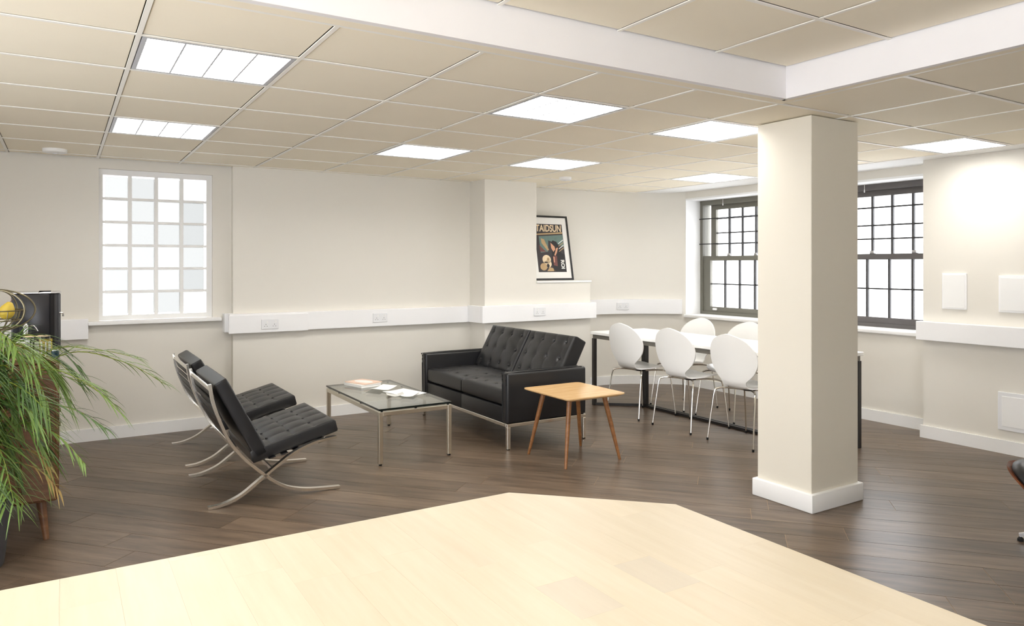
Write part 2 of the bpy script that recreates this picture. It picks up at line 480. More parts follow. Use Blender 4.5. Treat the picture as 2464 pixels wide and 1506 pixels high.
# ------------------------------------------------------------------ ceiling
XG = [XL, -1.557, -0.957, -0.357, 0.243, 0.843, 1.443, 2.043, 2.643, 3.26, 3.88, 4.52, 5.17, 5.80]
YG = [YF, -1.12, -0.52, 0.08, 0.68, 1.28, 1.88, 2.55, 3.04, 3.60, 4.19, 4.79, 5.39, 5.99, 6.59]
KX, KY = 3.15, 2.43        # coffer corner
bm = new_bm()
box(bm, XL - 0.2, XE + 0.45, KY + 0.03, YA + 0.3, ZW, ZW + 0.25)
box(bm, KX + 0.03, XE + 0.45, YF - 0.2, KY + 0.03, ZW, ZW + 0.25)
box(bm, XL - 0.2, KX + 0.03, YF - 0.2, KY + 0.03, ZK + 0.02, ZK + 0.25)
ceil = struct(obj('ceiling', bm, 'shadow_gap'), 'cream suspended ceiling of square tiles')
LC = [ # x index, y index of the cell, label
    (4, 8, 'recessed square ceiling light nearest the camera, at the left'),
    (4, 11, 'recessed square ceiling light just above the glass block window'),
    (7, 8, 'recessed square ceiling light in front of the long white coffer edge'),
    (7, 11, 'recessed square ceiling light above the coffee table, near the back wall'),
    (9, 8, 'recessed square ceiling light partly hidden by the top of the pillar'),
    (9, 11, 'recessed square ceiling light above the sofa, near the picture'),
    (12, 11, 'recessed square ceiling light beside the left sash window'),
    (12, 7, 'recessed square ceiling light at the right beside the projecting wall'),
]
LCELL = {(a, b) for a, b, _ in LC}
REAR = []
tile_cache = {}
def tile(x0, x1, y0, y1, z, m='ceiling_tile'):
    w, d = round(x1 - x0 - 0.024, 4), round(y1 - y0 - 0.024, 4)
    if w < 0.02 or d < 0.02: return
    key = (w, d, m)
    if key not in tile_cache:
        bm = new_bm(); box(bm, -w / 2, w / 2, -d / 2, d / 2, 0, 0.012, 0.0025, 1)
        o = obj('ceiling_tile', bm, m, ceil); tile_cache[key] = o.data
    else:
        o = bpy.data.objects.new('ceiling_tile', tile_cache[key]); COL.objects.link(o); o.parent = ceil
    o.location = ((x0 + x1) / 2, (y0 + y1) / 2, z)
XGx = XG + [XE]; YGx = YG + [YB]
for i in range(len(XGx) - 1):
    for j in range(len(YGx) - 1):
        x0, x1, y0, y1 = XGx[i], XGx[i + 1], YGx[j], YGx[j + 1]
        if (i, j) in LCELL: continue
        in_coffer = x1 <= KX + 0.12 and y1 <= KY + 0.13
        if in_coffer:
            if (i, j) in REAR: continue
            tile(x0, min(x1, KX - 0.002), y0, min(y1, KY - 0.002), ZK + 0.006)
            continue
        if (i, j) in REAR: continue
        if x0 >= 5.79:
            continue
        tile(x0, x1, y0, y1, ZC + 0.006)
# plain board along the windows, and narrow strips round the coffer
bobj('perimeter_board', 'ceiling_board', ceil, 5.80, XE, YR, 6.75, ZC + 0.001, ZC + 0.019)
bobj('perimeter_board', 'ceiling_board', ceil, 5.80, XR, YF, YR, ZC + 0.001, ZC + 0.019)
bobj('coffer_strip', 'ceiling_tile', ceil, XL, KX + 0.11, KY + 0.0295, 2.539, ZC + 0.002, ZC + 0.019)
bobj('coffer_strip', 'ceiling_tile', ceil, KX + 0.0295, 3.249, YF, KY + 0.0295, ZC + 0.002, ZC + 0.019)
bobj('coffer_side', 'coffer_paint', ceil, XL, KX + 0.012, KY, KY + 0.029, ZC - 0.004, ZK + 0.02)
bobj('coffer_side', 'coffer_paint', ceil, KX, KX + 0.029, YF, KY, ZC - 0.004, ZK + 0.02)
# T-bars
def bar(x0, x1, y0, y1, z): bobj('ceiling_bar', 'ceiling_bar', ceil, x0, x1, y0, y1, z, z + 0.004)
for x in XG[1:]:
    ym = 6.60 if x < XP else (YB if x > XPE else YP)
    if x < KX:
        bar(x - 0.009, x + 0.009, 2.535, YM if x > XM else YA, ZC + 0.0025); bar(x - 0.009, x + 0.009, YF, KY, ZK + 0.0025)
    else: bar(x - 0.009, x + 0.009, YF, YB, ZC + 0.0025)
for y in YG[1:]:
    if y < KY:
        bar(XL, KX, y - 0.009, y + 0.009, ZK + 0.0022); bar(KX + 0.08, 5.8, y - 0.009, y + 0.009, ZC + 0.0022)
    else: bar(XL, 5.8, y - 0.009, y + 0.009, ZC + 0.0022)
bar(KX + 0.03, KX + 0.05, YF, KY + 0.05, ZC + 0.0005); bar(XL, KX + 0.05, KY + 0.03, KY + 0.05, ZC + 0.0005)

def ceiling_light(x0, x1, y0, y1, z, label):
    w, d = (x1 - x0) / 2 - 0.013, (y1 - y0) / 2 - 0.013
    t = thing('ceiling_light', label, 'ceiling light', ((x0 + x1) / 2, (y0 + y1) / 2, z), group='recessed ceiling lights')
    bm = new_bm(); e = 0.018
    box(bm, -w, w, -d, -d + e, 0, 0.014); box(bm, -w, w, d - e, d, 0, 0.014)
    box(bm, -w, -w + e, -d + e, d - e, 0, 0.014); box(bm, w - e, w, -d + e, d - e, 0, 0.014)
    obj('frame', bm, 'louvre', t)
    bobj('diffuser', 'lamp_panel', t, -w + e, w - e, -d + e, d - e, 0.0125, 0.0145)
    n = 9
    for q in range(1, n):
        y = -d + e + (2 * d - 2 * e) * q / n
        bobj('louvre_blade', 'louvre', t, -w + e, w - e, y - 0.0032, y + 0.0032, 0.0012, 0.0115)
    for q in range(1, 4):
        x = -w + e + (2 * w - 2 * e) * q / 4
        bobj('louvre_blade', 'louvre', t, x - 0.0032, x + 0.0032, -d + e, d - e, 0.0008, 0.0115)
    return t
for a, b, lab in LC:
    ceiling_light(XG[a], XG[a + 1], YG[b], YG[b + 1], ZC + 0.003, lab)
for a, b in REAR:
    cof = XG[a + 1] <= KX + 0.12
    ceiling_light(XG[a], XG[a + 1], YG[b], YG[b + 1], (ZK if cof else ZC) + 0.003, 'recessed square ceiling light in the ceiling behind the camera')
# round ceiling discs
def disc(x, y, label, r=0.075):
    t = thing('ceiling_detector', label, 'detector', (x, y, ZC - 0.024))
    bm = new_bm(); lathe(bm, [(0, 0.0), (r * 0.8, 0.0), (r * 0.97, 0.006), (r, 0.012), (r, 0.03)], 28); obj('cover', bm, 'white_paint', t, smooth=True)
    bm = new_bm(); lathe(bm, [(0, -0.005), (0.012, -0.005), (0.016, 0.001)], 12); obj('lens', bm, 'socket_plastic', t, smooth=True)
disc(-0.048, 6.39, 'white round detector on the ceiling above the coffee machine', 0.08)
disc(4.20, 5.80, 'small white round detector on the ceiling in front of the picture', 0.06)

# ------------------------------------------------------------------ glass block window
t = bpy.data.objects.new('window_1', None); COL.objects.link(t); struct(t, 'white window of twenty-four frosted glass panes'); t.location = (0, 0, 0)
yw = YA + 0.06
bm = new_bm(); fw = 0.03
box(bm, WX0, WX0 + fw, yw - 0.02, yw + 0.05, WZ0, WZ1); box(bm, WX1 - 0.045, WX1, yw - 0.02, yw + 0.05, WZ0, WZ1)
box(bm, WX0 + fw, WX1 - 0.045, yw - 0.02, yw + 0.05, WZ1 - 0.045, WZ1); box(bm, WX0 + fw, WX1 - 0.045, yw - 0.02, yw + 0.05, WZ0, WZ0 + 0.04)
obj('window_frame', bm, 'white_paint', t)
gx0, gx1, gz0, gz1 = WX0 + fw, WX1 - 0.045, WZ0 + 0.04, WZ1 - 0.045
nc, nr = 4, 6
cw, rh = (gx1 - gx0) / nc, (gz1 - gz0) / nr
for k in range(1, nc):
    x = gx0 + k * cw; bobj('glazing_bar', 'white_paint', t, x - 0.014, x + 0.014, yw - 0.012, yw + 0.045, gz0, gz1)
for k in range(1, nr):
    z = gz0 + k * rh; bobj('glazing_bar', 'white_paint', t, gx0, gx1, yw - 0.008, yw + 0.04, z - 0.010, z + 0.010)
pane_mesh = None
for i in range(nc):
    for j in range(nr):
        if pane_mesh is None:
            bm = new_bm(); box(bm, -cw / 2 + 0.014, cw / 2 - 0.014, -0.004, 0.004, -rh / 2 + 0.010, rh / 2 - 0.010, 0.003, 1)
            o = obj('pane', bm, 'frosted_glass', t); pane_mesh = o.data
        else:
            o = bpy.data.objects.new('pane', pane_mesh); COL.objects.link(o); o.parent = t
        o.location = (gx0 + (i + 0.5) * cw, yw + 0.022, gz0 + (j + 0.5) * rh)
        o.rotation_euler = (random.uniform(-0.01, 0.01), 0, random.uniform(-0.01, 0.01))
bobj('window_sill', 'white_paint', t, 0.172, 1.172, YA - 0.075, yw - 0.02, WZ0 - 0.03, WZ0, 0.006)

# ------------------------------------------------------------------ sash windows
def sash_window(name, y0, y1, fm, label, bars):
    """opening y0..y1 in the wall at XE, glass side at larger X"""
    t = bpy.data.objects.new(name, None); COL.objects.link(t); struct(t, label)
    xf = XE + 0.235
    zb, zt = WB, WT - 0.02
    fo = 0.045
    bm = new_bm()
    box(bm, xf, xf + 0.12, y0, y0 + fo, zb, zt); box(bm, xf, xf + 0.12, y1 - fo, y1, zb, zt)
    box(bm, xf, xf + 0.12, y0 + fo, y1 - fo, zt - 0.055, zt); box(bm, xf, xf + 0.12, y0 + fo, y1 - fo, zb, zb + 0.035)
    obj('window_frame', bm, fm, t)
    bobj('window_head', 'white_paint', t, XE, xf + 0.12, y0, y1, zt, WT)
    ia, ib = y0 + fo, y1 - fo
    def sash(nm, xs, a, b, z0, z1, st, rt, rb, rows, m):
        s = new_bm()
        box(s, xs, xs + 0.04, a, a + st, z0, z1); box(s, xs, xs + 0.04, b - st, b, z0, z1)
        box(s, xs, xs + 0.04, a + st, b - st, z1 - rt, z1); box(s, xs, xs + 0.04, a + st, b - st, z0, z0 + rb)
        so = obj(nm, s, m, t)
        pa_, pb_ = a + st, b - st; n = 4; w = (pb_ - pa_) / n
        for k in range(1, n):
            y = pa_ + k * w
            bobj('glazing_bar', 'muntin_dark', so, xs + 0.008, xs + 0.034, y - 0.009, y + 0.009, z0 + rb, z1 - rt)
        zz = [z0 + rb] + rows + [z1 - rt]
        for r in rows: bobj('glazing_bar', 'muntin_dark', so, xs + 0.010, xs + 0.032, pa_, pb_, r - 0.007, r + 0.007)
        for k in range(n):
            for q in range(len(zz) - 1):
                bobj('pane', 'window_glass', so, xs + 0.019, xs + 0.023, pa_ + k * w + 0.009, pa_ + (k + 1) * w - 0.009, zz[q] + 0.007, zz[q + 1] - 0.007)
        return so
    gap = 0.075
    up = sash('upper_sash', xf + 0.062, ia + gap, ib - gap, 1.46, zt - 0.055, 0.075, 0.055, 0.05, [1.657, 1.785, 1.954], fm)
    lo = sash('lower_sash', xf + 0.014, ia, ib, zb + 0.035, 1.515, 0.105, 0.05, 0.055, [1.187], fm)
    # narrow fixed side lights beside the upper sash
    for a, b in ((ia, ia + gap), (ib - gap, ib)):
        bobj('side_light', 'window_glass', t, xf + 0.075, xf + 0.081, a, b, 1.515, zt - 0.055)
    for y in (y0 + 0.35, y1 - 0.42):
        h = new_bm(); box(h, xf + 0.02, xf + 0.05, y - 0.025, y + 0.025, 1.515, 1.523, 0.003, 1); box(h, xf + 0.03, xf + 0.042, y - 0.012, y + 0.03, 1.523, 1.545, 0.004, 1)
        obj('sash_fastener', h, 'silver', t)
    for y in (y0 + 0.23, y1 - 0.23):
        h = new_bm(); box(h, xf - 0.004, xf + 0.014, y - 0.03, y + 0.03, zb + 0.052, zb + 0.075, 0.003, 1); obj('sash_lift', h, 'white_paint', t)
    for z in bars:
        h = new_bm(); tube(h, [(xf - 0.012, y0 + 0.004, z), (xf - 0.012, y1 - 0.004, z)], 0.006, 8); obj('security_bar', h, 'bar_black', t, smooth=True)
    h = new_bm(); tube(h, [(xf - 0.004, y1 - 0.36, zt), (xf - 0.004, y1 - 0.36, zt - 0.045)], 0.0025, 6); lathe(h, [(0, -0.075), (0.006, -0.07), (0.004, -0.045), (0, -0.04)], 8, Matrix.Translation((xf - 0.004, y1 - 0.36, zt + 0.0)))
    obj('blind_cord', h, 'white_paint', t, smooth=True)
    return t
w2 = sash_window('window_2', W2[0], W2[1], 'window_frame', 'grey sash window left of the pillar', [1.657, 1.954])
w3 = sash_window('window_3', W3[0], W3[1], 'window_frame_dark', 'dark grey sash window right of the pillar', [])
# white reveal linings and sills
for w, (y0, y1) in ((w2, W2), (w3, W3)):
    bobj('reveal_lining', 'white_paint', w, XE - 0.001, XE + 0.234, y1 - 0.006, y1 + 0.001, WB, WT)
    bobj('reveal_lining', 'white_paint', w, XE - 0.001, XE + 0.234, y0 - 0.001, y0 + 0.006, WB, WT)
    bobj('window_sill', 'white_paint', w, XE - 0.04, XE + 0.3, y0 - 0.03 if y0 > 4 else YR + 0.002, min(y1 + 0.03, 6.215), WB - 0.035, WB, 0.008)

# ------------------------------------------------------------------ white dado trunking with sockets
def socket(parent, M, w, h, gangs):
    bm = new_bm(); box(bm, -w / 2, w / 2, 0, 0.009, -h / 2, h / 2, 0.002, 1, M=M); s = obj('socket_plate', bm, 'socket_plastic', parent)
    for k in range(gangs):
        x = -w / 2 + w * (k + 0.5) / gangs
        bm = new_bm(); box(bm, x + 0.004, x + 0.016, 0.009, 0.012, 0.012, 0.028, M=M); obj('switch', bm, 'white_paint', s)
        bm = new_bm()
        for dx, dz, ww, hh in ((0, -0.002, 0.004, 0.009), (-0.011, -0.018, 0.007, 0.004), (0.011, -0.018, 0.007, 0.004)):
            box(bm, x + dx - ww / 2, x + dx + ww / 2, 0.0085, 0.0096, dz - hh / 2, dz + hh / 2, M=M)
        obj('pin_holes', bm, 'socket_dark', s)
T0, T1 = 0.822, 0.985
def back_M(x, y, z): return Matrix.Translation((x, y, z)) @ Matrix.Scale(-1, 4, (0, 1, 0))
t = thing('cable_trunking', 'white dado trunking along the long back wall behind the coffee table', 'trunking', (2.4, YM, 0))
def tr(parent, name, x0, x1, y0, y1, z0, z1, m='trunking_plastic'):
    p = parent.location
    return bobj(name, m, parent, x0 - p.x, x1 - p.x, y0 - p.y, y1 - p.y, z0 - p.z, z1 - p.z, 0.004)
tr(t, 'cover', 1.222, XP - 0.001, YM - 0.062, YM, T0, T1)
tr(t, 'end_piece', 1.19, XM, YM - 0.012, YA, T0 + 0.004, T1 + 0.004)
tr(t, 'joint_sleeve', 1.215, 1.9, YM - 0.068, YM - 0.06, T0 - 0.006, T1 - 0.012)
p = t.location
socket(t, back_M(1.56 - p.x, YM - 0.068 - p.y, 0.888), 0.146, 0.086, 2)
socket(t, back_M(2.59 - p.x, YM - 0.062 - p.y, 0.905), 0.146, 0.086, 2)
t = thing('cable_trunking', 'short white trunking wrapping the pier behind the black sofa', 'trunking', (4.2, YP, 0))
tr(t, 'cover', XP - 0.06, XLE + 0.04, YP - 0.062, YP, T0 + 0.008, T1 + 0.015)
tr(t, 'side_cover', XP - 0.06, XP, YP, YM - 0.064, T0 + 0.006, T1 + 0.012)
p = t.location
socket(t, back_M(4.22 - p.x, YP - 0.062 - p.y, 0.925), 0.146, 0.086, 2)
t = thing('cable_trunking', 'white trunking following the curved wall up to the sash window', 'trunking', (0, 0, 0))
band('cover', [(XLE + 0.001, YB)] + bay[2:-1] + [(6.225, 6.25)], 0.0005, 0.055, T0 + 0.012, T1 + 0.02, 'trunking_plastic', t)
socket(t, Matrix.Translation((5.62, 6.61, 0.925)) @ Matrix.Rotation(math.radians(-25), 4, 'Z') @ Matrix.Scale(-1, 4, (0, 1, 0)), 0.146, 0.086, 2)
t = thing('cable_trunking', 'white trunking beside the coffee machine, left of the glass block window', 'trunking', (-0.5, YA, 0))
tr(t, 'cover', -1.95, 0.175, YA - 0.06, YA, T0 - 0.002, T1 - 0.004)
t = thing('cable_trunking', 'deep white trunking on the projecting wall at the right', 'trunking', (XR, 2.0, 0))
p = t.location
tr(t, 'cover', XR - 0.075, XR - 0.0005, YF + 0.3, YR + 0.02, 0.802, 0.952)
# plates on the right wall
def plate(name, label, y0, y1, z0, z1, m, lip):
    o = thing(name, label, 'wall plate', (XR, (y0 + y1) / 2, z0))
    hw = (y1 - y0) / 2
    bobj('cover', m, o, -0.016, 0, -hw, hw, 0, z1 - z0, 0.004)
    bobj('rim', 'white_paint', o, -0.019, -0.015, -hw + lip, hw - lip, lip, z1 - z0 - lip, 0.0015, 1)
plate('wall_plate', 'small blank white plate on the right wall above the trunking', 2.957, 3.143, 1.06, 1.345, 'trunking_plastic', 0.012)
plate('wall_plate', 'white plate cut by the right picture edge above the trunking', 2.33, 2.73, 1.055, 1.33, 'trunking_plastic', 0.015)
plate('access_panel', 'large white access panel low on the right wall above the skirting', 2.2, 2.735, 0.175, 0.46, 'socket_plastic', 0.03)

# ------------------------------------------------------------------ cushions
def cushion(bm, L, W, T, nx, ny, amp, M, mode='quilt', N=56, rim=0.022, crown=0.012, buttons=None, dimple=0.018, sig=0.028):
    """soft cushion centred at origin, tufted face +Z"""
    hx, hy = L / 2, W / 2
    NX = N; NY = max(24, int(N * W / L)) if W > L else max(24, int(N * W / L))
    def prof(d, r): 
        e = min(max(d / r, 0), 1); return math.sqrt(max(0, 1 - (1 - e) ** 2))
    def grid(i, n, h):                      # denser towards the rims
        u = i / n; return h * math.sin((u - 0.5) * math.pi) * 0.35 + h * (2 * u - 1) * 0.65
    V = {}
    for side in (1, -1):
        for i in range(NX + 1):
            x = grid(i, NX, hx)
            for j in range(NY + 1):
                y = grid(j, NY, hy)
                d = min(hx - abs(x), hy - abs(y))
                pr = prof(d, rim)
                z = T / 2 * (1 - 0.3 * (1 - pr)) + crown * (1 - (x / hx) ** 2) * (1 - (y / hy) ** 2) - crown * 0.3
                if side == 1:
                    fx, fy = (x / L + 0.5) * nx, (y / W + 0.5) * ny
                    if mode == 'quilt':
                        q = (abs(math.sin(math.pi * fx)) * abs(math.sin(math.pi * fy))) ** 0.45
                        edge = min(1, d / 0.03)
                        z -= amp * (1 - q) * edge
                    if buttons:
                        for bx, by in buttons:
                            r2 = (x - bx) ** 2 + (y - by) ** 2
                            if r2 < 0.02:
                                z -= dimple * math.exp(-math.sqrt(r2) / sig)
                        if mode == 'tuft':
                            # soft folds running from button to button
                            for bx, by in buttons:
                                if abs(x - bx) < 0.09: z -= amp * math.exp(-((y - by) / 0.012) ** 2) * (1 - abs(x - bx) / 0.09)
                k = 1 - 0.012 * (1 - pr)
                V[side, i, j] = bm.verts.new(M @ Vector((x * k, y * k, z * side)))
    for side in (1, -1):
        for i in range(NX):
            for j in range(NY):
                q = [V[side, i, j], V[side, i + 1, j], V[side, i + 1, j + 1], V[side, i, j + 1]]
                bm.faces.new(q if side == 1 else q[::-1])
    ring = [(i, 0) for i in range(NX)] + [(NX, j) for j in range(NY)] + [(i, NY) for i in range(NX, 0, -1)] + [(0, j) for j in range(NY, 0, -1)]
    for a, b in zip(ring, ring[1:] + ring[:1]):
        bm.faces.new((V[1, a[0], a[1]], V[-1, a[0], a[1]], V[-1, b[0], b[1]], V[1, b[0], b[1]]))
def button_obj(parent, M, m='leather_black', r=0.011):
    bm = new_bm(); lathe(bm, [(0, -0.004), (r, -0.003), (r, 0.001), (r * 0.6, 0.005), (0, 0.006)], 10, M)
    return obj('button', bm, m, parent, smooth=True)
def ry(a): return Matrix.Rotation(a, 4, 'Y')
def T3(x, y, z): return Matrix.Translation((x, y, z))

# ------------------------------------------------------------------ lounge chairs of crossed steel bars
FA = [(-0.377, 0.72), (-0.36, 0.615), (-0.32, 0.495), (-0.269, 0.378), (-0.198, 0.28), (-0.134, 0.212), (-0.066, 0.15), (0.005, 0.093), (0.084, 0.052), (0.206, 0.024), (0.391, 0.009)]
FB = [(0.37, 0.328), (0.247, 0.314), (0.148, 0.284), (0.067, 0.242), (0.005, 0.2), (-0.066, 0.15), (-0.134, 0.101), (-0.195, 0.058), (-0.254, 0.031), (-0.32, 0.013), (-0.388, 0.009)]
def lounge_chair(loc, label):
    t = thing('lounge_chair', label, 'chair', loc, group='black lounge chairs')
    sec = [(-0.018, -0.008), (0.018, -0.008), (0.018, 0.008), (-0.018, 0.008)]
    for s in (-1, 1):
        for path in (FA, FB):
            bm = new_bm(); sweep(bm, smooth_path([(x, s * 0.372, z) for x, z in path], 5), sec, up=Vector((0.35, 0, 1)))
            obj('frame_bar', bm, 'chrome', t, smooth=True)
    for x, z in ((-0.372, 0.69), (-0.225, 0.312), (0.30, 0.318), (-0.02, 0.175)):
        bm = new_bm(); box(bm, x - 0.006, x + 0.006, -0.36, 0.36, z - 0.013, z + 0.013, 0.003, 1); obj('cross_bar', bm, 'chrome', t)
    # leather straps behind the back and below the seat
    for k in range(7):
        f = (k + 0.5) / 7; x = -0.372 + f * 0.15; z = 0.665 - f * 0.33
        x = -0.362 + 0.13 * f * f + 0.01; bm = new_bm(); box(bm, -0.003, 0.003, -0.355, 0.355, -0.024, 0.024, M=T3(x, 0, z) @ ry(math.radians(-20 - 12 * f))); obj('strap', bm, 'leather_side', t)
    for k in range(5):
        x = -0.02 + k * 0.075; bm = new_bm(); box(bm, -0.02, 0.02, -0.355, 0.355, -0.003, 0.003, M=T3(x, 0, 0.245 + 0.19 * (x + 0.02)) @ ry(math.radians(-13))); obj('strap', bm, 'leather_side', t)
    def cush(nm, L, M, nx, ny):
        bm = new_bm(); cushion(bm, L, 0.69, 0.092, nx, ny, 0.011, M, N=60)
        c = obj(nm, bm, 'leather_black', t, smooth=True, ang=50)
        for i in range(1, nx):
            for j in range(1, ny):
                button_obj(c, M @ T3((i / nx - 0.5) * L, (j / ny - 0.5) * 0.69, 0.092 / 2 - 0.008 + 0.004), r=0.008)
    a = math.radians(-14.5)
    cush('seat_cushion', 0.545, T3(0.122, 0, 0.326) @ ry(a), 4, 5)
    b = math.radians(62.5)
    cush('back_cushion', 0.525, T3(-0.196, 0, 0.498) @ ry(b), 4, 5)
    return t
ch = lounge_chair((1.10, 4.861, 0), 'near black tufted lounge chair on crossed chrome bars')
dup(ch, (1.115, 5.868, 0), 0, 'far black tufted lounge chair behind its twin, nearest the back wall')

# ------------------------------------------------------------------ glass coffee table
t = thing('coffee_table', 'low glass coffee table on a slim square steel frame', 'table', (2.17, 5.42, 0))
hx, hy = 0.285, 0.60
for sx in (-1, 1):
    for sy in (-1, 1):
        x, y = sx * (hx - 0.016), sy * (hy - 0.016)
        l = bobj('leg', 'steel_satin', t, x - 0.015, x + 0.015, y - 0.015, y + 0.015, 0.012, 0.376, 0.002, 1)
        bm = new_bm(); lathe(bm, [(0, 0), (0.011, 0), (0.011, 0.008), (0.007, 0.013)], 10, T3(x, y, 0)); obj('foot', bm, 'rubber', l)
for s in (-1, 1):
    bobj('rail', 'steel_satin', t, -hx + 0.031, hx - 0.031, s * (hy - 0.016) - 0.015, s * (hy - 0.016) + 0.015, 0.346, 0.376, 0.002, 1)
    bobj('rail', 'steel_satin', t, s * (hx - 0.016) - 0.015, s * (hx - 0.016) + 0.015, -hy + 0.031, hy - 0.031, 0.346, 0.376, 0.002, 1)
for x, y in ((-0.26, -0.585), (0.0, -0.585), (0.26, -0.585), (-0.27, -0.2), (-0.27, 0.3), (0.27, -0.2), (0.27, 0.3), (-0.26, 0.585), (0.26, 0.585)):
    bm = new_bm(); lathe(bm, [(0, 0.376), (0.009, 0.376), (0.009, 0.386), (0, 0.386)], 10, T3(x, y, 0)); obj('glass_pad', bm, 'rubber', t)
gt = bobj('glass_top', 'table_glass', t, -hx + 0.002, hx - 0.002, -hy + 0.002, hy - 0.002, 0.386, 0.399)
bm = new_bm()
e = 0.0022
box(bm, -hx, hx, -hy, -hy + e, 0.386, 0.399); box(bm, -hx, hx, hy - e, hy, 0.386, 0.399); box(bm, -hx, -hx + e, -hy + e, hy - e, 0.386, 0.399); box(bm, hx - e, hx, -hy + e, hy - e, 0.386, 0.399)
obj('glass_rim', bm, 'glass_edge', gt)
ZT = 0.3992
def book(name, label, x, y, z, w, d, h, rz, cover, cat='book'):
    t = thing(name, label, cat, (x, y, z), rz)
    bobj('pages', 'paper', t, -w / 2 + 0.004, w / 2 - 0.004, -d / 2 + 0.004, d / 2 - 0.002, 0.002, h - 0.002)
    bm = new_bm(); box(bm, -w / 2, w / 2, -d / 2, d / 2, 0, 0.002); box(bm, -w / 2, w / 2, -d / 2, d / 2, h - 0.002, h); box(bm, -w / 2, -w / 2 + 0.003, -d / 2, d / 2, 0.002, h - 0.002)
    c = obj('cover', bm, cover, t)
    return t
book('hardback_book', 'thick white book at the far end of the glass table, under the magazine', 2.15, 5.87, ZT, 0.20, 0.26, 0.022, math.radians(14), 'paper')
mg = book('magazine', 'magazine with a pink and white cover, lying on the white book', 2.16, 5.875, ZT + 0.0222, 0.19, 0.25, 0.007, math.radians(22), 'cover_pink', 'magazine')
bm = new_bm(); prism(bm, [(0.085 * math.cos(a) * 0.6, 0.1 * math.sin(a)) for a in [2 * math.pi * k / 20 for k in range(20)]], 0.007, 0.0073); obj('cover_print', bm, 'print_white', mg)
def leaflet(label, x, y, z, w, d, rz, lift, m='paper', cat='leaflet'):
    bm = new_bm(); n = 12; rows = []
    for i in range(n + 1):
        u = i / n; zz = 0.0006 + lift * (abs(u - 0.5) * 2) ** 1.6
        rows.append([[bm.verts.new(((u - 0.5) * w, s * d / 2, zz + k * 0.0008)) for s in (-1, 1)] for k in (0, 1)])
    for a, b in zip(rows, rows[1:]):
        bm.faces.new((a[1][0], b[1][0], b[1][1], a[1][1])); bm.faces.new((a[0][0], a[0][1], b[0][1], b[0][0]))
        for s in (0, 1): bm.faces.new((a[0][s], b[0][s], b[1][s], a[1][s]))
    for r in (rows[0], rows[-1]): bm.faces.new((r[0][0], r[0][1], r[1][1], r[1][0]))
    o = obj('leaflet', bm, m, None, smooth=True); o.location = (x, y, z); o.rotation_euler = (0, 0, rz)
    return tag(o, label, cat)
leaflet('opened white leaflet beside the books on the glass table', 2.21, 5.60, ZT, 0.22, 0.15, 0.5, 0.018)
leaflet('large white sheet in the middle of the glass table', 2.30, 5.34, ZT, 0.21, 0.30, 0.25, 0.004)
leaflet('small folded grey leaflet at the front of the papers', 2.19, 5.27, ZT, 0.13, 0.10, -0.3, 0.016, 'paper_grey')
leaflet('narrow white leaflet lying on the large sheet', 2.30, 5.22, ZT + 0.006, 0.10, 0.21, -0.7, 0.006)

# ------------------------------------------------------------------ sofa
SX, SY = 3.25, 5.49
t = thing('sofa', 'black leather two-seat sofa with buttoned cushions on chrome legs', 'sofa', (SX, SY, 0))
HW = 0.772
for s in (-1, 1):
    a, b = sorted((s * HW, s * (HW - 0.085)))
    bm = new_bm(); box(bm, -0.378, 0.378, a, b, 0.198, 0.586, 0.022, 4)
    arm = obj('arm', bm, 'leather_black', t, smooth=True)
    # piping round the front and the outer panel of the arm
    for yy in (a + 0.014, b - 0.014):
        bm = new_bm(); tube(bm, smooth_path([(-0.377, yy, 0.21), (-0.379, yy, 0.40), (-0.378, yy, 0.560), (-0.358, yy, 0.584), (0.0, yy, 0.5875), (0.34, yy, 0.586)], 4), 0.0035, 6); obj('piping', bm, 'leather_side', arm, smooth=True)
bm = new_bm(); box(bm, 0.285, 0.378, -HW + 0.085, HW - 0.085, 0.198, 0.575, 0.02, 3); obj('back_panel', bm, 'leather_side', t, smooth=True)
for s in (-1, 1):
    a, b = sorted((s * 0.0015, s * (HW - 0.086)))
    bm = new_bm(); box(bm, -0.368, 0.285, a, b, 0.2, 0.318, 0.006, 2); obj('seat_rail', bm, 'leather_side', t, smooth=True)
SW = HW - 0.09
for s in (-1, 1):
    yc = s * (SW / 2 + 0.001)
    L, W = 0.60, SW - 0.006
    btn = [((i + 0.5) / 3 * L - L / 2 + 0.0, (j + 0.5) / 4 * W - W / 2) for i in range(3) for j in range(4)]
    M = T3(-0.068, yc, 0.388)
    bm = new_bm(); cushion(bm, L, W, 0.135, 3, 4, 0.003, M, mode='tuft', buttons=btn, rim=0.03, crown=0.02, dimple=0.013, sig=0.02)
    c = obj('seat_cushion', bm, 'leather_black', t, smooth=True, ang=50)
    for bx, by in btn: button_obj(c, M @ T3(bx, by, 0.0675 - 0.002), r=0.010)
    L = 0.44
    tilt = math.radians(29)
    btn = [((i + 0.5) / 3 * L - L / 2, (j + 0.5) / 4 * W - W / 2) for i in range(3) for j in range(4)]
    # local +Z is the face (towards -X), local X runs down the cushion
    M = T3(0.3, yc, 0.615) @ ry(-tilt) @ Matrix(((0, 0, -1, 0), (0, 1, 0, 0), (1, 0, 0, 0), (0, 0, 0, 1)))
    M = T3(0.292, yc, 0.607) @ ry(tilt) @ Matrix(((0, 0, -1, 0), (0, 1, 0, 0), (1, 0, 0, 0), (0, 0, 0, 1)))
    bm = new_bm(); cushion(bm, L, W, 0.15, 3, 4, 0.004, M, mode='tuft', buttons=btn, rim=0.03, crown=0.022, dimple=0.017, sig=0.024)
    c = obj('back_cushion', bm, 'leather_black', t, smooth=True, ang=50)
    for bx, by in btn: button_obj(c, M @ T3(bx, by, 0.075 - 0.003), r=0.010)
bm = new_bm()
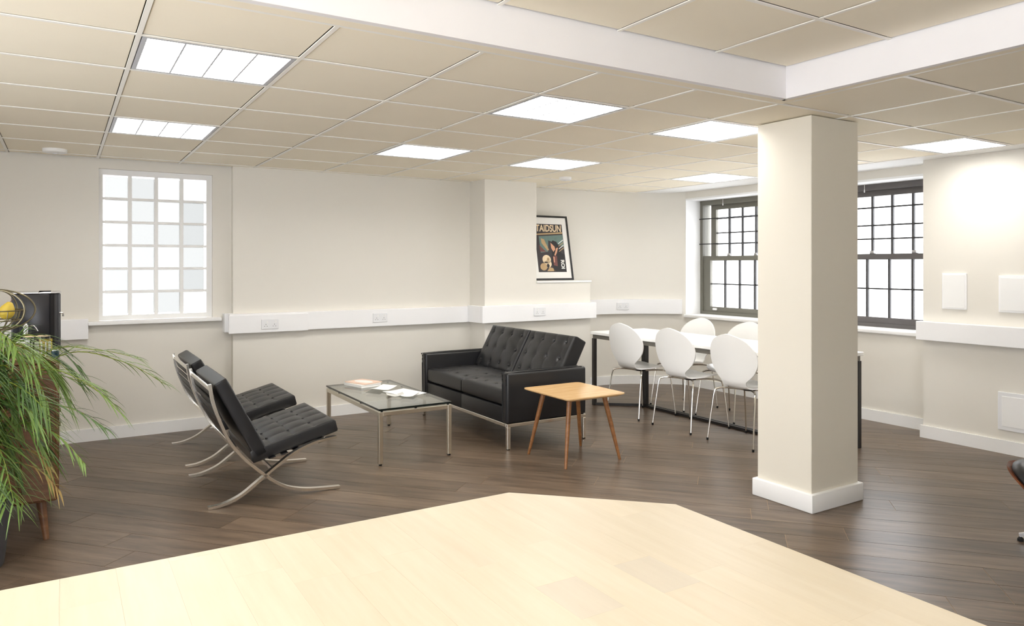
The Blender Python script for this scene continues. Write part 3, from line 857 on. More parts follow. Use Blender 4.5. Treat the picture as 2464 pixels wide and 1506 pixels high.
for s in (-1, 1):
    box(bm, -0.375, 0.375, s * (HW - 0.014) - 0.012, s * (HW - 0.014) + 0.012, 0.172, 0.198, 0.002, 1)
    box(bm, s * 0.363 - 0.012, s * 0.363 + 0.012, -HW + 0.026, HW - 0.026, 0.172, 0.198, 0.002, 1)
obj('base_frame', bm, 'chrome', t)
for sx in (-1, 1):
    for sy in (-1, 1):
        x, y = sx * 0.36, sy * (HW - 0.014)
        l = bobj('leg', 'chrome', t, x - 0.014, x + 0.014, y - 0.014, y + 0.014, 0.006, 0.172, 0.002, 1)
        bobj('foot', 'rubber', l, x - 0.01, x + 0.01, y - 0.01, y + 0.01, 0, 0.006)

# ------------------------------------------------------------------ wooden side table
t = thing('side_table', 'small square oak side table with splayed round legs', 'table', (3.195, 4.31, 0))
def rsq(hx, hy, r, n=6):
    out = []
    for cx, cy, a0 in ((hx - r, hy - r, 0), (-hx + r, hy - r, 90), (-hx + r, -hy + r, 180), (hx - r, -hy + r, 270)):
        for k in range(n + 1):
            a = math.radians(a0 + 90 * k / n); out.append((cx + r * math.cos(a), cy + r * math.sin(a)))
    return out
bm = new_bm()
tb = bmesh.new()
lo = rsq(0.225, 0.255, 0.03); hi = rsq(0.26, 0.288, 0.035)
r0 = [tb.verts.new((*q, 0.466)) for q in lo]; r1 = [tb.verts.new((*q, 0.482)) for q in hi]; r2 = [tb.verts.new((*q, 0.490)) for q in hi]
tb.faces.new(r0[::-1]); tb.faces.new(r2)
for A, B in ((r0, r1), (r1, r2)):
    for i in range(len(A)): tb.faces.new((A[i], A[(i + 1) % len(A)], B[(i + 1) % len(A)], B[i]))
merge(bm, tb); obj('table_top', bm, 'oak_light', t)
for sx in (-1, 1):
    for sy in (-1, 1):
        p0 = Vector((sx * 0.155, sy * 0.16, 0.468)); p1 = Vector((sx * 0.242, sy * 0.235, 0.0))
        bm = new_bm(); sweep(bm, [p0, p0.lerp(p1, 0.45), p1], circ(0.016, 12), scale=[1.15, 1.0, 0.62]); obj('leg', bm, 'oak_leg', t, smooth=True)

# ------------------------------------------------------------------ white meeting table
TX0, TX1, TY0, TY1 = 4.53, 5.25, 3.34, 5.83
t = thing('meeting_table', 'long white table with a dark metal frame beside the windows', 'table', ((TX0 + TX1) / 2, (TY0 + TY1) / 2, 0))
hx, hy = (TX1 - TX0) / 2, (TY1 - TY0) / 2
bobj('table_top', 'table_white', t, -hx, hx, -hy, hy, 0.712, 0.74, 0.003, 1)
for s in (-1, 1):
    bobj('apron', 'apron_grey', t, s * (hx - 0.03) - 0.012, s * (hx - 0.03) + 0.012, -hy + 0.02, hy - 0.02, 0.672, 0.712)
    bobj('apron', 'apron_grey', t, -hx + 0.042, hx - 0.042, s * (hy - 0.032) - 0.012, s * (hy - 0.032) + 0.012, 0.672, 0.712)
    for q in (-1, 1):
        x, y = q * (hx - 0.03), s * (hy - 0.03)
        bobj('leg', 'metal_black', t, x - 0.018, x + 0.018, y - 0.018, y + 0.018, 0, 0.672, 0.002, 1)
    bobj('post', 'metal_black', t, 0.03, 0.08, s * (hy - 0.36) - 0.02, s * (hy - 0.36) + 0.02, 0.0, 0.712, 0.002, 1)
    for q in (-1, 1):
        bm = new_bm(); sweep(bm, [(0.055, s * (hy - 0.36), 0.014), (q * (hx - 0.03), s * (hy - 0.03), 0.014)], [(-0.012, -0.012), (0.012, -0.012), (0.012, 0.012), (-0.012, 0.012)])
        obj('floor_rail', bm, 'metal_black', t)
for dx in (0.035, 0.075):
    bobj('floor_rail', 'metal_black', t, dx - 0.011, dx + 0.011, -hy + 0.38, hy - 0.38, 0.002, 0.024)

# ------------------------------------------------------------------ white shell chairs
def shell_bm():
    # centre line: seat front -> bend -> back top, in local X (front +) and Z
    cl = smooth_path([(0.215, 0, 0.438), (0.17, 0, 0.452), (0.05, 0, 0.452), (-0.07, 0, 0.442), (-0.145, 0, 0.447), (-0.185, 0, 0.482), (-0.203, 0, 0.55), (-0.222, 0, 0.66), (-0.243, 0, 0.77), (-0.262, 0, 0.872)], 6)
    n = len(cl); seg = [0]
    for a, b in zip(cl, cl[1:]): seg.append(seg[-1] + (b - a).length)
    tot = seg[-1]
    def width(s):
        f = s / tot
        fs, fb = 0.44, 0.50      # end of the seat disc, start of the back disc
        seatw = 0.205 * math.sqrt(max(0.0, 1 - ((f - 0.24) / 0.245) ** 2)) if f < 0.485 else 0
        backw = 0.236 * math.sqrt(max(0.0, 1 - ((f - 0.755) / 0.2455) ** 2)) if f > 0.51 else 0
        if f < 0.24: seatw = 0.205 * (max(0.0, 1 - ((0.24 - f) / 0.24) ** 2.6)) ** 0.5
        neck = 0.118
        return max(seatw, backw, neck if 0.30 < f < 0.68 else 0.0, 0.004)
    ws = [width(s) for s in seg]
    for _ in range(3): ws = [ws[0]] + [(ws[i - 1] + 2 * ws[i] + ws[i + 1]) / 4 for i in range(1, n - 1)] + [ws[-1]]
    bm = new_bm(); m = 14; th = 0.0055; top, bot = [], []
    for i, p in enumerate(cl):
        tng = (cl[min(i + 1, n - 1)] - cl[max(i - 1, 0)]).normalized()
        nrm = Vector((0, 1, 0)).cross(tng).normalized()
        if nrm.z < 0 and i < n // 3: nrm = -nrm
        if i >= n // 3 and nrm.dot(Vector((1, 0, 0.3))) < 0: nrm = -nrm
        rt, rb = [], []
        for k in range(m + 1):
            v = k / m * 2 - 1
            v = math.sin(v * math.pi / 2)
            y = v * ws[i]; dish = 0.16 * y * y / 0.2 * (1.0 if seg[i] / tot > 0.5 else 0.55)
            c = p + Vector((0, y, 0)) + nrm * dish
            rt.append(bm.verts.new(c + nrm * th)); rb.append(bm.verts.new(c - nrm * th))
        top.append(rt); bot.append(rb)
    for i in range(n - 1):
        for k in range(m):
            bm.faces.new((top[i][k], top[i + 1][k], top[i + 1][k + 1], top[i][k + 1]))
            bm.faces.new((bot[i][k], bot[i][k + 1], bot[i + 1][k + 1], bot[i + 1][k]))
        for k in (0, m): bm.faces.new((top[i][k], top[i + 1][k], bot[i + 1][k], bot[i][k]))
    for i in (0, n - 1):
        for k in range(m): bm.faces.new((top[i][k], top[i][k + 1], bot[i][k + 1], bot[i][k]))
    return bm
def shell_chair(loc, rz, label):
    t = thing('dining_chair', label, 'chair', loc, rz, group='white shell chairs at the long table')
    obj('shell', shell_bm(), 'chair_white', t, smooth=True, ang=60)
    bm = new_bm(); lathe(bm, [(0, 0.412), (0.05, 0.412), (0.055, 0.43), (0.03, 0.442), (0, 0.442)], 20); obj('seat_mount', bm, 'metal_black', t, smooth=True)
    for sx in (-1, 1):
        for sy in (-1, 1):
            path = smooth_path([(sx * 0.02, sy * 0.03, 0.416), (sx * 0.10, sy * 0.125, 0.425), (sx * 0.155, sy * 0.185, 0.418), (sx * 0.178, sy * 0.203, 0.385), (sx * 0.2, sy * 0.213, 0.24), (sx * 0.228, sy * 0.228, 0.012)], 5)
            bm = new_bm(); tube(bm, path, 0.0075, 8, scale=[1.1 - 0.25 * i / len(path) for i in range(len(path))]); l = obj('leg', bm, 'chrome', t, smooth=True)
            bm = new_bm(); lathe(bm, [(0, 0), (0.008, 0), (0.0095, 0.014), (0.009, 0.02), (0, 0.02)], 10, T3(sx * 0.229, sy * 0.2285, 0)); obj('foot', bm, 'rubber', l, smooth=True)
    return t
c = shell_chair((4.655, 5.215, 0), 0, 'white shell chair nearest the black sofa, on the room side of the table')
dup(c, (4.655, 4.576, 0), 0.0, 'middle white shell chair on the room side of the long table')
dup(c, (4.655, 3.935, 0), 0.0, 'white shell chair beside the pillar, nearest the camera')
dup(c, (5.27, 5.27, 0), math.pi, 'white shell chair on the window side, below the left sash window')
dup(c, (5.27, 4.66, 0), math.pi, 'white shell chair on the window side, half hidden by the pillar')

# ------------------------------------------------------------------ framed poster on the ledge
FW, FH = 0.535, 0.725
t = thing('framed_poster', 'black framed comic poster leaning on the white ledge', 'picture', (4.572, 6.53, 1.2425))
t.rotation_euler = (math.radians(-11.0), 0, 0)
fr = 0.02
bm = new_bm()
box(bm, -FW / 2, FW / 2, -0.012, 0.012, 0, fr); box(bm, -FW / 2, FW / 2, -0.012, 0.012, FH - fr, FH)
box(bm, -FW / 2, -FW / 2 + fr, -0.012, 0.012, fr, FH - fr); box(bm, FW / 2 - fr, FW / 2, -0.012, 0.012, fr, FH - fr)
obj('frame', bm, 'frame_black', t)
bobj('mount', 'print_white', t, -FW / 2 + fr, FW / 2 - fr, -0.004, 0.008, fr, FH - fr)
PX, PZ0, PZ1 = 0.186, 0.09, 0.63
pr = bobj('print', 'print_dark', t, -PX, PX, -0.0052, -0.004, PZ0, PZ1)
def flat(pts, m, lev, name='print_shape'):
    bm = new_bm(); v0 = [bm.verts.new((x * PX, -0.0052 - 0.0004 * lev, PZ0 + z * (PZ1 - PZ0))) for x, z in pts]; v1 = [bm.verts.new((x * PX, -0.0048, PZ0 + z * (PZ1 - PZ0))) for x, z in pts]
    bm.faces.new(v0); bm.faces.new(v1[::-1])
    for i in range(len(pts)): bm.faces.new((v0[i], v1[i], v1[(i + 1) % len(pts)], v0[(i + 1) % len(pts)]))
    return obj(name, bm, m, pr)
def text_obj(body, size, m, parent, M, shear=0.0, ext=0.0004):
    cu = bpy.data.curves.new('lettering', 'FONT'); cu.body = body; cu.size = size; cu.extrude = ext; cu.align_x = 'CENTER'; cu.shear = shear; cu.offset = 0.0022
    o = bpy.data.objects.new('tmp_text', cu); COL.objects.link(o)
    dg = bpy.context.evaluated_depsgraph_get(); me = bpy.data.meshes.new_from_object(o.evaluated_get(dg))
    bpy.data.objects.remove(o)
    me.transform(M); me.materials.clear(); me.materials.append(MATS[m])
    q = bpy.data.objects.new('lettering', me); COL.objects.link(q); q.parent = parent
    return q
XZ = Matrix(((1, 0, 0, 0), (0, 0, -1, 0), (0, 1, 0, 0), (0, 0, 0, 1)))      # text plane to X-Z, facing -Y
flat([(-0.98, 0.79), (0.98, 0.84), (0.98, 0.805), (-0.98, 0.765)], 'print_tan', 1)
text_obj('TAIDSUN', 0.112, 'print_cream', pr, T3(0, -0.0060, PZ0 + 0.845 * (PZ1 - PZ0)) @ XZ @ Matrix.Diagonal((0.72, 0.95, 1, 1)), 0.12)
flat([(-0.75, 0.74), (0.98, 0.78), (0.98, 0.52), (0.4, 0.60), (-0.1, 0.66), (-0.2, 0.42), (-0.72, 0.40)], 'print_teal', 1)
flat([(-0.62, 0.70), (-0.40, 0.68), (-0.12, 0.46), (-0.22, 0.44), (-0.6, 0.60)], 'print_tan', 2)
flat([(-0.78, 0.56), (-0.5, 0.47), (-0.3, 0.42), (-0.75, 0.42)], 'print_red', 2)
flat([(0.02, 0.60), (0.22, 0.66), (0.48, 0.63), (0.62, 0.52), (0.72, 0.40), (0.98, 0.36), (0.98, 0.02), (0.08, 0.02), (0.0, 0.20), (0.1, 0.42), (0.3, 0.52)], 'print_black', 3)
flat([(0.04, 0.61), (0.30, 0.53), (0.34, 0.47), (0.18, 0.42), (0.05, 0.50)], 'print_skin', 4)
flat([(0.42, 0.50), (0.54, 0.51), (0.42, 0.40), (0.30, 0.34), (0.22, 0.35)], 'print_skin', 4)
flat([(0.10, 0.33), (0.40, 0.34), (0.38, 0.12), (0.12, 0.14)], 'print_red', 4)
flat([(0.14, 0.32), (0.22, 0.31), (0.2, 0.2), (0.14, 0.2)], 'print_skin', 5)
for k in range(4):
    z = 0.66 - 0.055 * k
    flat([(0.60, z - 0.06), (0.96, z + 0.02), (0.96, z - 0.0), (0.60, z - 0.075)], 'print_tan' if k % 2 else 'print_white', 4)
def ell(cx, cz, rx, rz, m, lev, n=18): flat([(cx + rx * math.cos(2 * math.pi * k / n), cz + rz * math.sin(2 * math.pi * k / n)) for k in range(n)], m, lev)
ell(-0.36, 0.26, 0.30, 0.095, 'print_cream', 3); ell(-0.30, 0.17, 0.26, 0.08, 'print_cream', 3); ell(-0.26, 0.27, 0.09, 0.03, 'print_tan', 4); ell(-0.42, 0.20, 0.14, 0.012, 'print_black', 4)
ell(-0.62, 0.11, 0.24, 0.075, 'print_tan', 4); ell(-0.3, 0.13, 0.1, 0.04, 'print_black', 4)
flat([(-0.4, 0.02), (0.2, 0.02), (0.05, 0.08), (-0.2, 0.10)], 'print_tan', 3)
text_obj('ROI', 0.062, 'print_white', pr, T3(0.142, -0.0072, PZ0 + 0.16 * (PZ1 - PZ0)) @ XZ @ Matrix.Rotation(math.radians(-90), 4, 'Z') @ T3(0, -0.02, 0))

# ------------------------------------------------------------------ foreground desk
DZ = 0.74
OUT = [(-0.95, 0.15), (1.461, 0.15), (1.461, 1.492), (1.119, 1.828), (-0.95, 1.828)]
t = thing('desk', 'pale birch desk top with a cut corner filling the foreground', 'desk', (0, 0, 0))
bm = new_bm(); prism(bm, OUT, DZ - 0.03, DZ - 0.004, 0.002, 1); obj('desk_core', bm, 'birch_stave', t)
sw = 0.105
x = -0.95; k = 0
def clip_half(poly, nx, ny, c):
    out = []
    for i in range(len(poly)):
        a, b = poly[i], poly[(i + 1) % len(poly)]
        da, db = c - nx * a[0] - ny * a[1], c - nx * b[0] - ny * b[1]
        if da >= 0: out.append(a)
        if da * db < 0:
            q = da / (da - db); out.append((a[0] + (b[0] - a[0]) * q, a[1] + (b[1] - a[1]) * q))
    return out
nrm = Vector((1.828 - 1.492, 1.461 - 1.119)); cc = nrm.x * 1.461 + nrm.y * 1.492
GREY = {(0.95, 1.20), (0.85, 1.02)}
while x < 1.461 - 1e-6:
    x1 = min(x + sw, 1.461); y = 0.15
    cuts = [0.15]
    while cuts[-1] < 1.828:
        cuts.append(cuts[-1] + random.uniform(0.25, 0.8))
    cuts[-1] = 1.828
    marked = x < 0.91 < x1 or x < 1.095 < x1
    if marked: cuts = [0.15, 0.62, 1.10, 1.26, 1.828]
    for a, b in zip(cuts, cuts[1:]):
        gp = 0.00012
        poly = clip_half([(x + gp, a + gp), (x1 - gp, a + gp), (x1 - gp, b - gp), (x + gp, b - gp)], nrm.x, nrm.y, cc)
        if len(poly) < 3: continue
        cx = sum(q[0] for q in poly) / len(poly); cy = sum(q[1] for q in poly) / len(poly)
        bm = new_bm(); prism(bm, [(q[1] - cy, -(q[0] - cx)) for q in poly], -0.004, 0.0)
        o = obj('stave', bm, 'birch_stave_grey' if marked and abs(a - 1.10) < 0.01 else 'birch_stave', t)
        o.location = (cx, cy, DZ); o.rotation_euler = (0, 0, math.pi / 2)
    x = x1
for lx, ly in ((-0.85, 0.25), (1.36, 0.25), (1.02, 1.68), (-0.85, 1.72)):
    bobj('leg', 'metal_black', t, lx - 0.025, lx + 0.025, ly - 0.025, ly + 0.025, 0, DZ - 0.03, 0.002, 1)

# ------------------------------------------------------------------ ottoman at the right edge
t = thing('ottoman', 'black leather ottoman in a walnut shell, cut by the right edge', 'ottoman', (4.262, 1.55, 0), math.atan2(0.526, -0.851))
def dish(x, y): return 0.235 + 0.095 * (abs(x) / 0.33) ** 2.3 + 0.03 * (abs(y) / 0.27) ** 2.5
def plan(n, hx, hy, e=3.1):
    out = []
    for k in range(n):
        a = 2 * math.pi * k / n; c, s = math.cos(a), math.sin(a)
        out.append((hx * math.copysign(abs(c) ** (2 / e), c), hy * math.copysign(abs(s) ** (2 / e), s)))
    return out
def dished(bm, hx, hy, f0, f1, rings=8, n=44):
    tops, bots = [], []
    for r in range(rings + 1):
        q = r / rings; P = plan(n, hx * q, hy * q) if r else [(0, 0)] * n
        tops.append([bm.verts.new((x, y, f1(x, y, q))) for x, y in P]); bots.append([bm.verts.new((x, y, f0(x, y, q))) for x, y in P])
    for L, flip in ((tops, 0), (bots, 1)):
        for a, b in zip(L, L[1:]):
            for k in range(n):
                f = (a[k], b[k], b[(k + 1) % n], a[(k + 1) % n]); bm.faces.new(f[::-1] if flip else f)
    for k in range(n): bm.faces.new((tops[-1][k], bots[-1][k], bots[-1][(k + 1) % n], tops[-1][(k + 1) % n]))
    bmesh.ops.remove_doubles(bm, verts=bm.verts, dist=1e-5)
OT = T3(0, 0, 0.26) @ Matrix.Rotation(math.radians(-24), 4, 'X') @ T3(0, 0, -0.26)
def tilt_o(bm): bmesh.ops.transform(bm, matrix=OT, verts=bm.verts)
bm = new_bm(); dished(bm, 0.33, 0.27, lambda x, y, q: dish(x, y), lambda x, y, q: dish(x, y) + 0.011); tilt_o(bm); obj('shell', bm, 'walnut', t, smooth=True, ang=50)
bm = new_bm(); dished(bm, 0.31, 0.252, lambda x, y, q: dish(x, y) + 0.012, lambda x, y, q: dish(x, y) * 0.6 + 0.014 + 0.4 * 0.37 + 0.045 * max(0, 1 - q ** 6) ** 0.5 - 0.012 * (1 if q > 0.99 else 0)); tilt_o(bm); oc = obj('cushion', bm, 'leather_black', t, smooth=True, ang=60)
for bx in (-0.11, 0.11):
    for by in (-0.07, 0.07): button_obj(oc, OT @ T3(bx, by, dish(bx, by) * 0.6 + 0.205))
bm = new_bm(); lathe(bm, [(0, 0.09), (0.022, 0.09), (0.022, 0.20), (0.05, 0.206), (0.05, 0.216), (0, 0.216)], 18); obj('column', bm, 'metal_black', t, smooth=True)
for k in range(4):
    a = math.radians(45 + 90 * k + 8); bm = new_bm()
    sweep(bm, [(0.02 * math.cos(a), 0.02 * math.sin(a), 0.10), (0.14 * math.cos(a), 0.14 * math.sin(a), 0.07), (0.27 * math.cos(a), 0.27 * math.sin(a), 0.03)], [(-0.014, -0.012), (0.014, -0.012), (0.014, 0.012), (-0.014, 0.012)], scale=[1.2, 1, 0.7])
    l = obj('leg', bm, 'silver', t)
    bm = new_bm(); lathe(bm, [(0, 0), (0.014, 0), (0.014, 0.012), (0.006, 0.022), (0, 0.024)], 12, T3(0.265 * math.cos(a), 0.265 * math.sin(a), 0)); obj('glide', bm, 'rubber', l)

# ------------------------------------------------------------------ sideboard on the left
CX0, CX1, CY0, CY1, CZ0, CZ1 = -0.62, -0.02, 4.40, 5.75, 0.20, 0.93
t = thing('sideboard', 'brown wooden sideboard on tapered legs behind the palm', 'cabinet', ((CX0 + CX1) / 2, (CY0 + CY1) / 2, 0))
px, py = t.location.x, t.location.y
hx, hy = (CX1 - CX0) / 2, (CY1 - CY0) / 2
bm = new_bm(); box(bm, -hx, hx, -hy, hy, CZ0, CZ1 - 0.022, 0.014, 3); obj('body', bm, 'cabinet_wood', t, smooth=True)
bobj('top_board', 'cabinet_wood', t, -hx - 0.004, hx + 0.004, -hy - 0.006, hy + 0.004, CZ1 - 0.022, CZ1, 0.004)
bobj('end_panel', 'cabinet_wood', t, hx - 0.155, hx - 0.014, -hy - 0.004, -hy + 0.002, CZ0 + 0.012, CZ1 - 0.03, 0.003, 1)
bobj('end_panel', 'cabinet_wood', t, -hx + 0.014, hx - 0.158, -hy - 0.004, -hy + 0.002, CZ0 + 0.012, CZ1 - 0.03, 0.003, 1)
for k in range(3):
    y0 = -hy + 0.03 + k * (2 * hy - 0.06) / 3; y1 = y0 + (2 * hy - 0.06) / 3 - 0.004
    d = bobj('door', 'cabinet_wood', t, hx - 0.001, hx + 0.005, y0, y1, CZ0 + 0.02, CZ1 - 0.03, 0.003, 1)
    bm = new_bm(); tube(bm, [(hx + 0.005, y0 + 0.05, 0.58), (hx + 0.012, y0 + 0.05, 0.58)], 0.012, 12); obj('knob', bm, 'wire_brass', d)
for sx in (-1, 1):
    for sy in (-1, 1):
        p0 = Vector((sx * (hx - 0.075), sy * (hy - 0.07), CZ0)); p1 = Vector((sx * (hx - 0.05), sy * (hy - 0.04), 0))
        bm = new_bm(); sweep(bm, [p0, p1], circ(0.024, 14), scale=[1.0, 0.58]); obj('leg', bm, 'cabinet_wood', t, smooth=True)

# coffee machine
t = thing('coffee_machine', 'tall black coffee machine with ribbed front and chrome trim', 'coffee machine', (-0.112, 4.81, CZ1))
bm = new_bm(); box(bm, -0.12, 0.055, -0.13, 0.13, 0, 0.325, 0.008, 2); obj('body', bm, 'machine_black', t, smooth=True)
bm = new_bm(); box(bm, -0.128, 0.06, -0.136, 0.136, 0.3252, 0.333, 0.002, 1); obj('top_trim', bm, 'silver', t, smooth=True)
for k in range(4):
    bm = new_bm(); lathe(bm, [(0, 0.012), (0.016, 0.012), (0.016, 0.318), (0.012, 0.322), (0, 0.322)], 14, T3(0.066 + 0.008 * k if k < 3 else 0.088, -0.102 + 0.008 * k + (0.0 if k < 3 else 0.03), 0)); obj('rib', bm, 'machine_black', t, smooth=True)
bm = new_bm(); prism(bm, [(0.055, -0.125), (0.075, -0.12), (0.094, -0.09), (0.098, 0.0), (0.094, 0.1), (0.055, 0.125)], 0.0, 0.324, 0.003, 1); obj('front_panel', bm, 'machine_dark', t)
bm = new_bm(); prism(bm, [(0.0, -0.137), (0.08, -0.126), (0.102, -0.092), (0.106, 0.0), (0.102, 0.105), (0.0, 0.136)], 0.3252, 0.333, 0.001, 1); obj('front_trim', bm, 'silver', t)
bm = new_bm(); tube(bm, [(0.098, -0.06, 0.215), (0.116, -0.06, 0.215), (0.116, -0.06, 0.195)], 0.005, 8); obj('tap', bm, 'silver', t, smooth=True)
bm = new_bm(); box(bm, -0.085, -0.03, -0.131, -0.129, 0.03, 0.16); obj('cup_recess', bm, 'machine_dark', t)
bm = new_bm(); lathe(bm, [(0, 0.11), (0.012, 0.11), (0.014, 0.155), (0.006, 0.17), (0, 0.17)], 14, T3(-0.055, -0.146, 0)); tube(bm, smooth_path([(-0.05, -0.146, 0.15), (-0.02, -0.15, 0.155), (0.0, -0.15, 0.125)], 5), 0.003, 6); obj('spout', bm, 'silver', t, smooth=True)
# tumblers
def tumbler(x, y, label):
    t = thing('glass_tumbler', label, 'glass', (x, y, CZ1), group='tumblers on the sideboard')
    bm = new_bm(); n = 20; out = []
    prof = [(0.024, 0.0), (0.027, 0.004), (0.030, 0.115), (0.027, 0.115), (0.024, 0.012), (0, 0.010)]
    lathe(bm, [(0, 0)] + prof, 20); g_ = obj('glass_wall', bm, 'tumbler_glass', t, smooth=True)
    for k in range(10):
        a = 2 * math.pi * k / 10; bm = new_bm(); tube(bm, [(0.0268 * math.cos(a), 0.0268 * math.sin(a), 0.012), (0.0292 * math.cos(a), 0.0292 * math.sin(a), 0.085)], 0.003, 6); obj('flute', bm, 'paper_grey', g_)
    bm = new_bm(); tube(bm, [(0.0285 * math.cos(2 * math.pi * k / 24), 0.0285 * math.sin(2 * math.pi * k / 24), 0.115) for k in range(24)], 0.002, 6, closed=True); obj('rim', bm, 'print_cream', g_, smooth=True)
tumbler(-0.142, 4.45, 'left fluted glass tumbler in front of the coffee machine')
tumbler(-0.082, 4.455, 'right fluted glass tumbler in front of the coffee machine')
# small goods among the leaves
t = thing('cardboard_carton', 'small tan carton standing behind the palm leaves', 'box', (-0.187, 4.44, CZ1), math.radians(8)); bobj('body', 'carton', t, -0.022, 0.022, -0.02, 0.02, 0, 0.085, 0.002, 1); bobj('flap', 'paper', t, -0.023, 0.023, -0.021, 0.024, 0.085, 0.089)
t = thing('yellow_packet', 'yellow packet at the front edge of the sideboard', 'packet', (-0.075, 4.535, CZ1)); bm = new_bm(); box(bm, -0.03, 0.03, -0.018, 0.018, 0, 0.075, 0.01, 2); obj('bag', bm, 'packet_yellow', t, smooth=True); bobj('top_seal', 'packet_yellow', t, -0.03, 0.03, -0.003, 0.003, 0.073, 0.092)
t = thing('dark_tin', 'small dark tin with a shiny lid at the sideboard corner', 'tin', (-0.032, 4.43, CZ1)); bm = new_bm(); lathe(bm, [(0, 0), (0.018, 0), (0.018, 0.038), (0, 0.038)], 18); obj('can', bm, 'teal_lid', t, smooth=True); bm = new_bm(); lathe(bm, [(0, 0.038), (0.0185, 0.038), (0.0185, 0.048), (0.012, 0.051), (0, 0.051)], 18); obj('lid', bm, 'silver', t, smooth=True)
t = thing('white_packet', 'crumpled white packet beside the tan carton', 'packet', (-0.17, 4.55, CZ1), math.radians(-25)); bm = new_bm(); box(bm, -0.028, 0.028, -0.016, 0.016, 0, 0.075, 0.012, 1); obj('bag', bm, 'paper', t); bobj('top_seal', 'paper', t, -0.027, 0.027, -0.002, 0.002, 0.072, 0.095)

# wire fruit basket with pear
t = thing('fruit_basket', 'brass wire fruit basket with hoops beside the coffee machine', 'basket', (-0.292, 4.49, CZ1))
def ring(r, z, tilt=0.0, n=36, cx=0.0, cy=0.0, th=0.0035, ry_=None):
    bm = new_bm(); pts = [(cx + r * math.cos(2 * math.pi * k / n), cy + (ry_ or r) * math.sin(2 * math.pi * k / n), z + tilt * math.cos(2 * math.pi * k / n)) for k in range(n)]
    tube(bm, pts, th, 6, closed=True); return bm
obj('base_ring', ring(0.06, 0.0036), 'wire_brass', t, smooth=True)
for r, z in ((0.075, 0.16), (0.11, 0.20), (0.125, 0.25)):
    obj('basket_ring', ring(r, z), 'wire_brass', t, smooth=True)
for k in range(12):
    a = 2 * math.pi * k / 12; c, s = math.cos(a), math.sin(a)
    bm = new_bm(); tube(bm, smooth_path([(0.06 * c, 0.06 * s, 0.0036), (0.03 * c, 0.03 * s, 0.10), (0.045 * c, 0.045 * s, 0.145), (0.075 * c, 0.075 * s, 0.16), (0.11 * c, 0.11 * s, 0.20), (0.125 * c, 0.125 * s, 0.25)], 4), 0.0022, 5); obj('wire', bm, 'wire_brass', t, smooth=True)
for rot, R in ((10, 0.175), (50, 0.14), (150, 0.15)):
    bm = new_bm(); a = math.radians(rot); tube(bm, [(R * math.cos(2 * math.pi * k / 40) * math.cos(a), R * math.cos(2 * math.pi * k / 40) * math.sin(a), 0.25 + 0.105 * math.sin(2 * math.pi * k / 40)) for k in range(40)], 0.0042, 6, closed=True, up=Vector((math.sin(a), -math.cos(a), 0.01))); obj('hoop', bm, 'wire_brass', t, smooth=True)
bm = new_bm(); lathe(bm, [(0, 0.352), (0.014, 0.356), (0.02, 0.375), (0.012, 0.392), (0, 0.394)], 14); obj('finial', bm, 'bar_black', t, smooth=True)
def pear(x, y, z, label, tilt):
    t = thing('pear', label, 'fruit', (x, y, z), 0, group='pears in the wire basket'); t.rotation_euler = (tilt, 0.3, 0)
    bm = new_bm(); lathe(bm, [(0, 0), (0.018, 0.003), (0.033, 0.02), (0.036, 0.038), (0.029, 0.06), (0.019, 0.076), (0.012, 0.086), (0, 0.09)], 20); obj('flesh', bm, 'lemon', t, smooth=True)
    bm = new_bm(); tube(bm, [(0, 0, 0.088), (0.003, 0, 0.105)], 0.0018, 6); obj('stalk', bm, 'walnut', t)
pear(-0.25, 4.475, CZ1 + 0.21, 'golden pear at the right of the wire basket', 0.25)
pear(-0.34, 4.51, CZ1 + 0.205, 'golden pear at the left of the wire basket', -0.3)

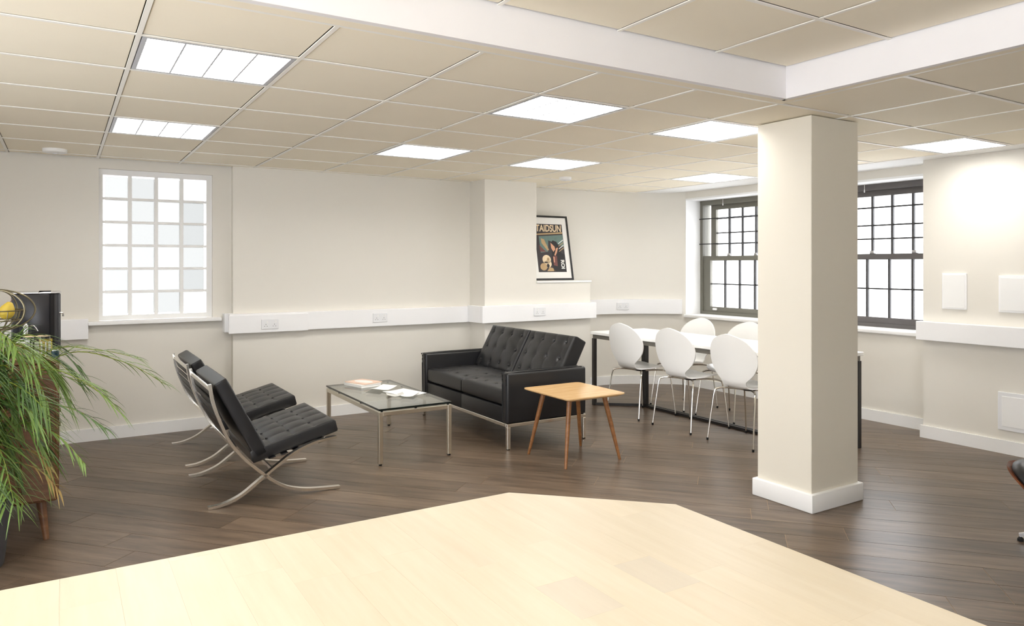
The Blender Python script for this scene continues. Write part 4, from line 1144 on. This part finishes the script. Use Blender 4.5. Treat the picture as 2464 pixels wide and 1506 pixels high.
# ------------------------------------------------------------------ palm in a grey pot
PXc, PYc = -0.37, 4.18
t = thing('potted_palm', 'bushy green palm in a grey pot at the left edge', 'plant', (PXc, PYc, 0))
bm = new_bm(); lathe(bm, [(0, 0), (0.13, 0), (0.137, 0.01), (0.168, 0.285), (0.176, 0.287), (0.178, 0.315), (0.168, 0.317), (0.162, 0.30), (0.158, 0.27), (0, 0.27)], 36); obj('pot', bm, 'pot_grey', t, smooth=True)
bm = new_bm(); lathe(bm, [(0, 0.272), (0.12, 0.276), (0.157, 0.272)], 24); obj('soil', bm, 'soil', t, smooth=True)
rnd = random.Random(3)
def frond(a, reach, top, leaf_len, m, droop=0.35, nl=24, start=0.35, base=None, stemm='stem'):
    """one arching frond: rachis and narrow leaflets as one mesh per part"""
    c, s = math.cos(a), math.sin(a); b0 = base if base else (rnd.uniform(-0.09, 0.09), rnd.uniform(-0.09, 0.09))
    p0 = Vector((b0[0], b0[1], 0.272)); end = Vector((c * reach, s * reach, top - droop))
    path = smooth_path([p0, p0 + Vector((c * reach * 0.10, s * reach * 0.10, (top - 0.27) * 0.5)), Vector((c * reach * 0.42, s * reach * 0.42, top - 0.03)), Vector((c * reach * 0.75, s * reach * 0.75, top - droop * 0.35)), end], 7)
    n = len(path)
    bm = new_bm(); tube(bm, path, 0.004, 5, scale=[1.15 - 0.9 * i / n for i in range(n)])
    st = obj('frond', bm, stemm, t, smooth=True)
    bm = new_bm()
    for k in range(nl):
        f = start + (1 - start) * (k + rnd.random() * 0.6) / nl
        i = min(int(f * (n - 1)), n - 2); p = path[i].lerp(path[i + 1], f * (n - 1) - i)
        tg = (path[i + 1] - path[i]).normalized(); side = tg.cross(Vector((0, 0, 1)))
        if side.length < 0.05: side = Vector((-s, c, 0))
        side.normalize(); sg = 1 if k % 2 else -1
        L = leaf_len * (0.55 + 0.6 * math.sin(math.pi * min(1, (f - start) / (1 - start) * 0.85 + 0.12))) * rnd.uniform(0.75, 1.15)
        d = (tg * 0.95 + side * sg * rnd.uniform(0.35, 0.75) + Vector((0, 0, rnd.uniform(0.05, 0.5)))).normalized()
        w = rnd.uniform(0.003, 0.006); prev = None
        wd = d.cross(Vector((0, 0, 1))); wd = wd.normalized() if wd.length > 0.01 else side
        for q in range(6):
            u = q / 5; pos = p + d * (L * u) + Vector((0, 0, -0.42 * L * u * u)); ww = w * (1 - u ** 2.2) * (0.4 + 0.6 * min(1, u * 5)) + 0.0003
            cur = (bm.verts.new(pos - wd * ww + Vector((0, 0, 0.15 * ww))), bm.verts.new(pos + Vector((0, 0, -0.25 * ww))), bm.verts.new(pos + wd * ww + Vector((0, 0, 0.15 * ww))))
            if prev:
                bm.faces.new((prev[0], prev[1], cur[1], cur[0])); bm.faces.new((prev[1], prev[2], cur[2], cur[1]))
            prev = cur
    lf = obj('leaflets', bm, m, st, smooth=True, ang=80); lf['kind'] = 'stuff'
def ang_reach(dx, dy): return math.atan2(dy, dx), math.hypot(dx, dy)
# fronds that show against the wall at the right
for dx, dy, top, droop, ll, m in ((0.84, 0.10, 0.99, 0.22, 0.15, 'leaf'), (0.62, -0.1, 0.93, 0.26, 0.14, 'leaf'), (0.70, 0.02, 1.01, 0.08, 0.13, 'leaf'), (0.55, -0.18, 0.78, 0.16, 0.13, 'leaf_dark'), (0.60, 0.0, 0.90, 0.20, 0.14, 'leaf'), (0.46, -0.25, 0.70, 0.22, 0.12, 'leaf')):
    a, r = ang_reach(dx, dy); frond(a, r, top, ll, m, droop)
for k in range(62):
    a = rnd.uniform(-math.pi * 0.85, math.pi * 0.1); r = rnd.uniform(0.12, 0.46)
    if math.sin(a) > 0.2: r *= 0.5
    frond(a, r, rnd.uniform(0.62, 1.13), rnd.uniform(0.15, 0.26), rnd.choice(['leaf', 'leaf', 'leaf_dark']), rnd.uniform(0.05, 0.3), nl=22)
for dx, dy, top, droop in ((0.36, -0.2, 0.52, 0.16), (0.32, -0.12, 0.58, 0.12)):
    a, r = ang_reach(dx, dy); frond(a, r, top, 0.10, 'leaf_dry', droop, nl=12, start=0.7, stemm='leaf_dry')
for dx, dy, top, droop in ((0.22, -0.2, 0.42, 0.1), (0.05, -0.3, 0.5, 0.12), (0.16, -0.3, 0.55, 0.2), (-0.1, -0.32, 0.6, 0.2)):
    a, r = ang_reach(dx, dy); frond(a, r, top, 0.16, 'leaf', droop, nl=10, start=0.5)
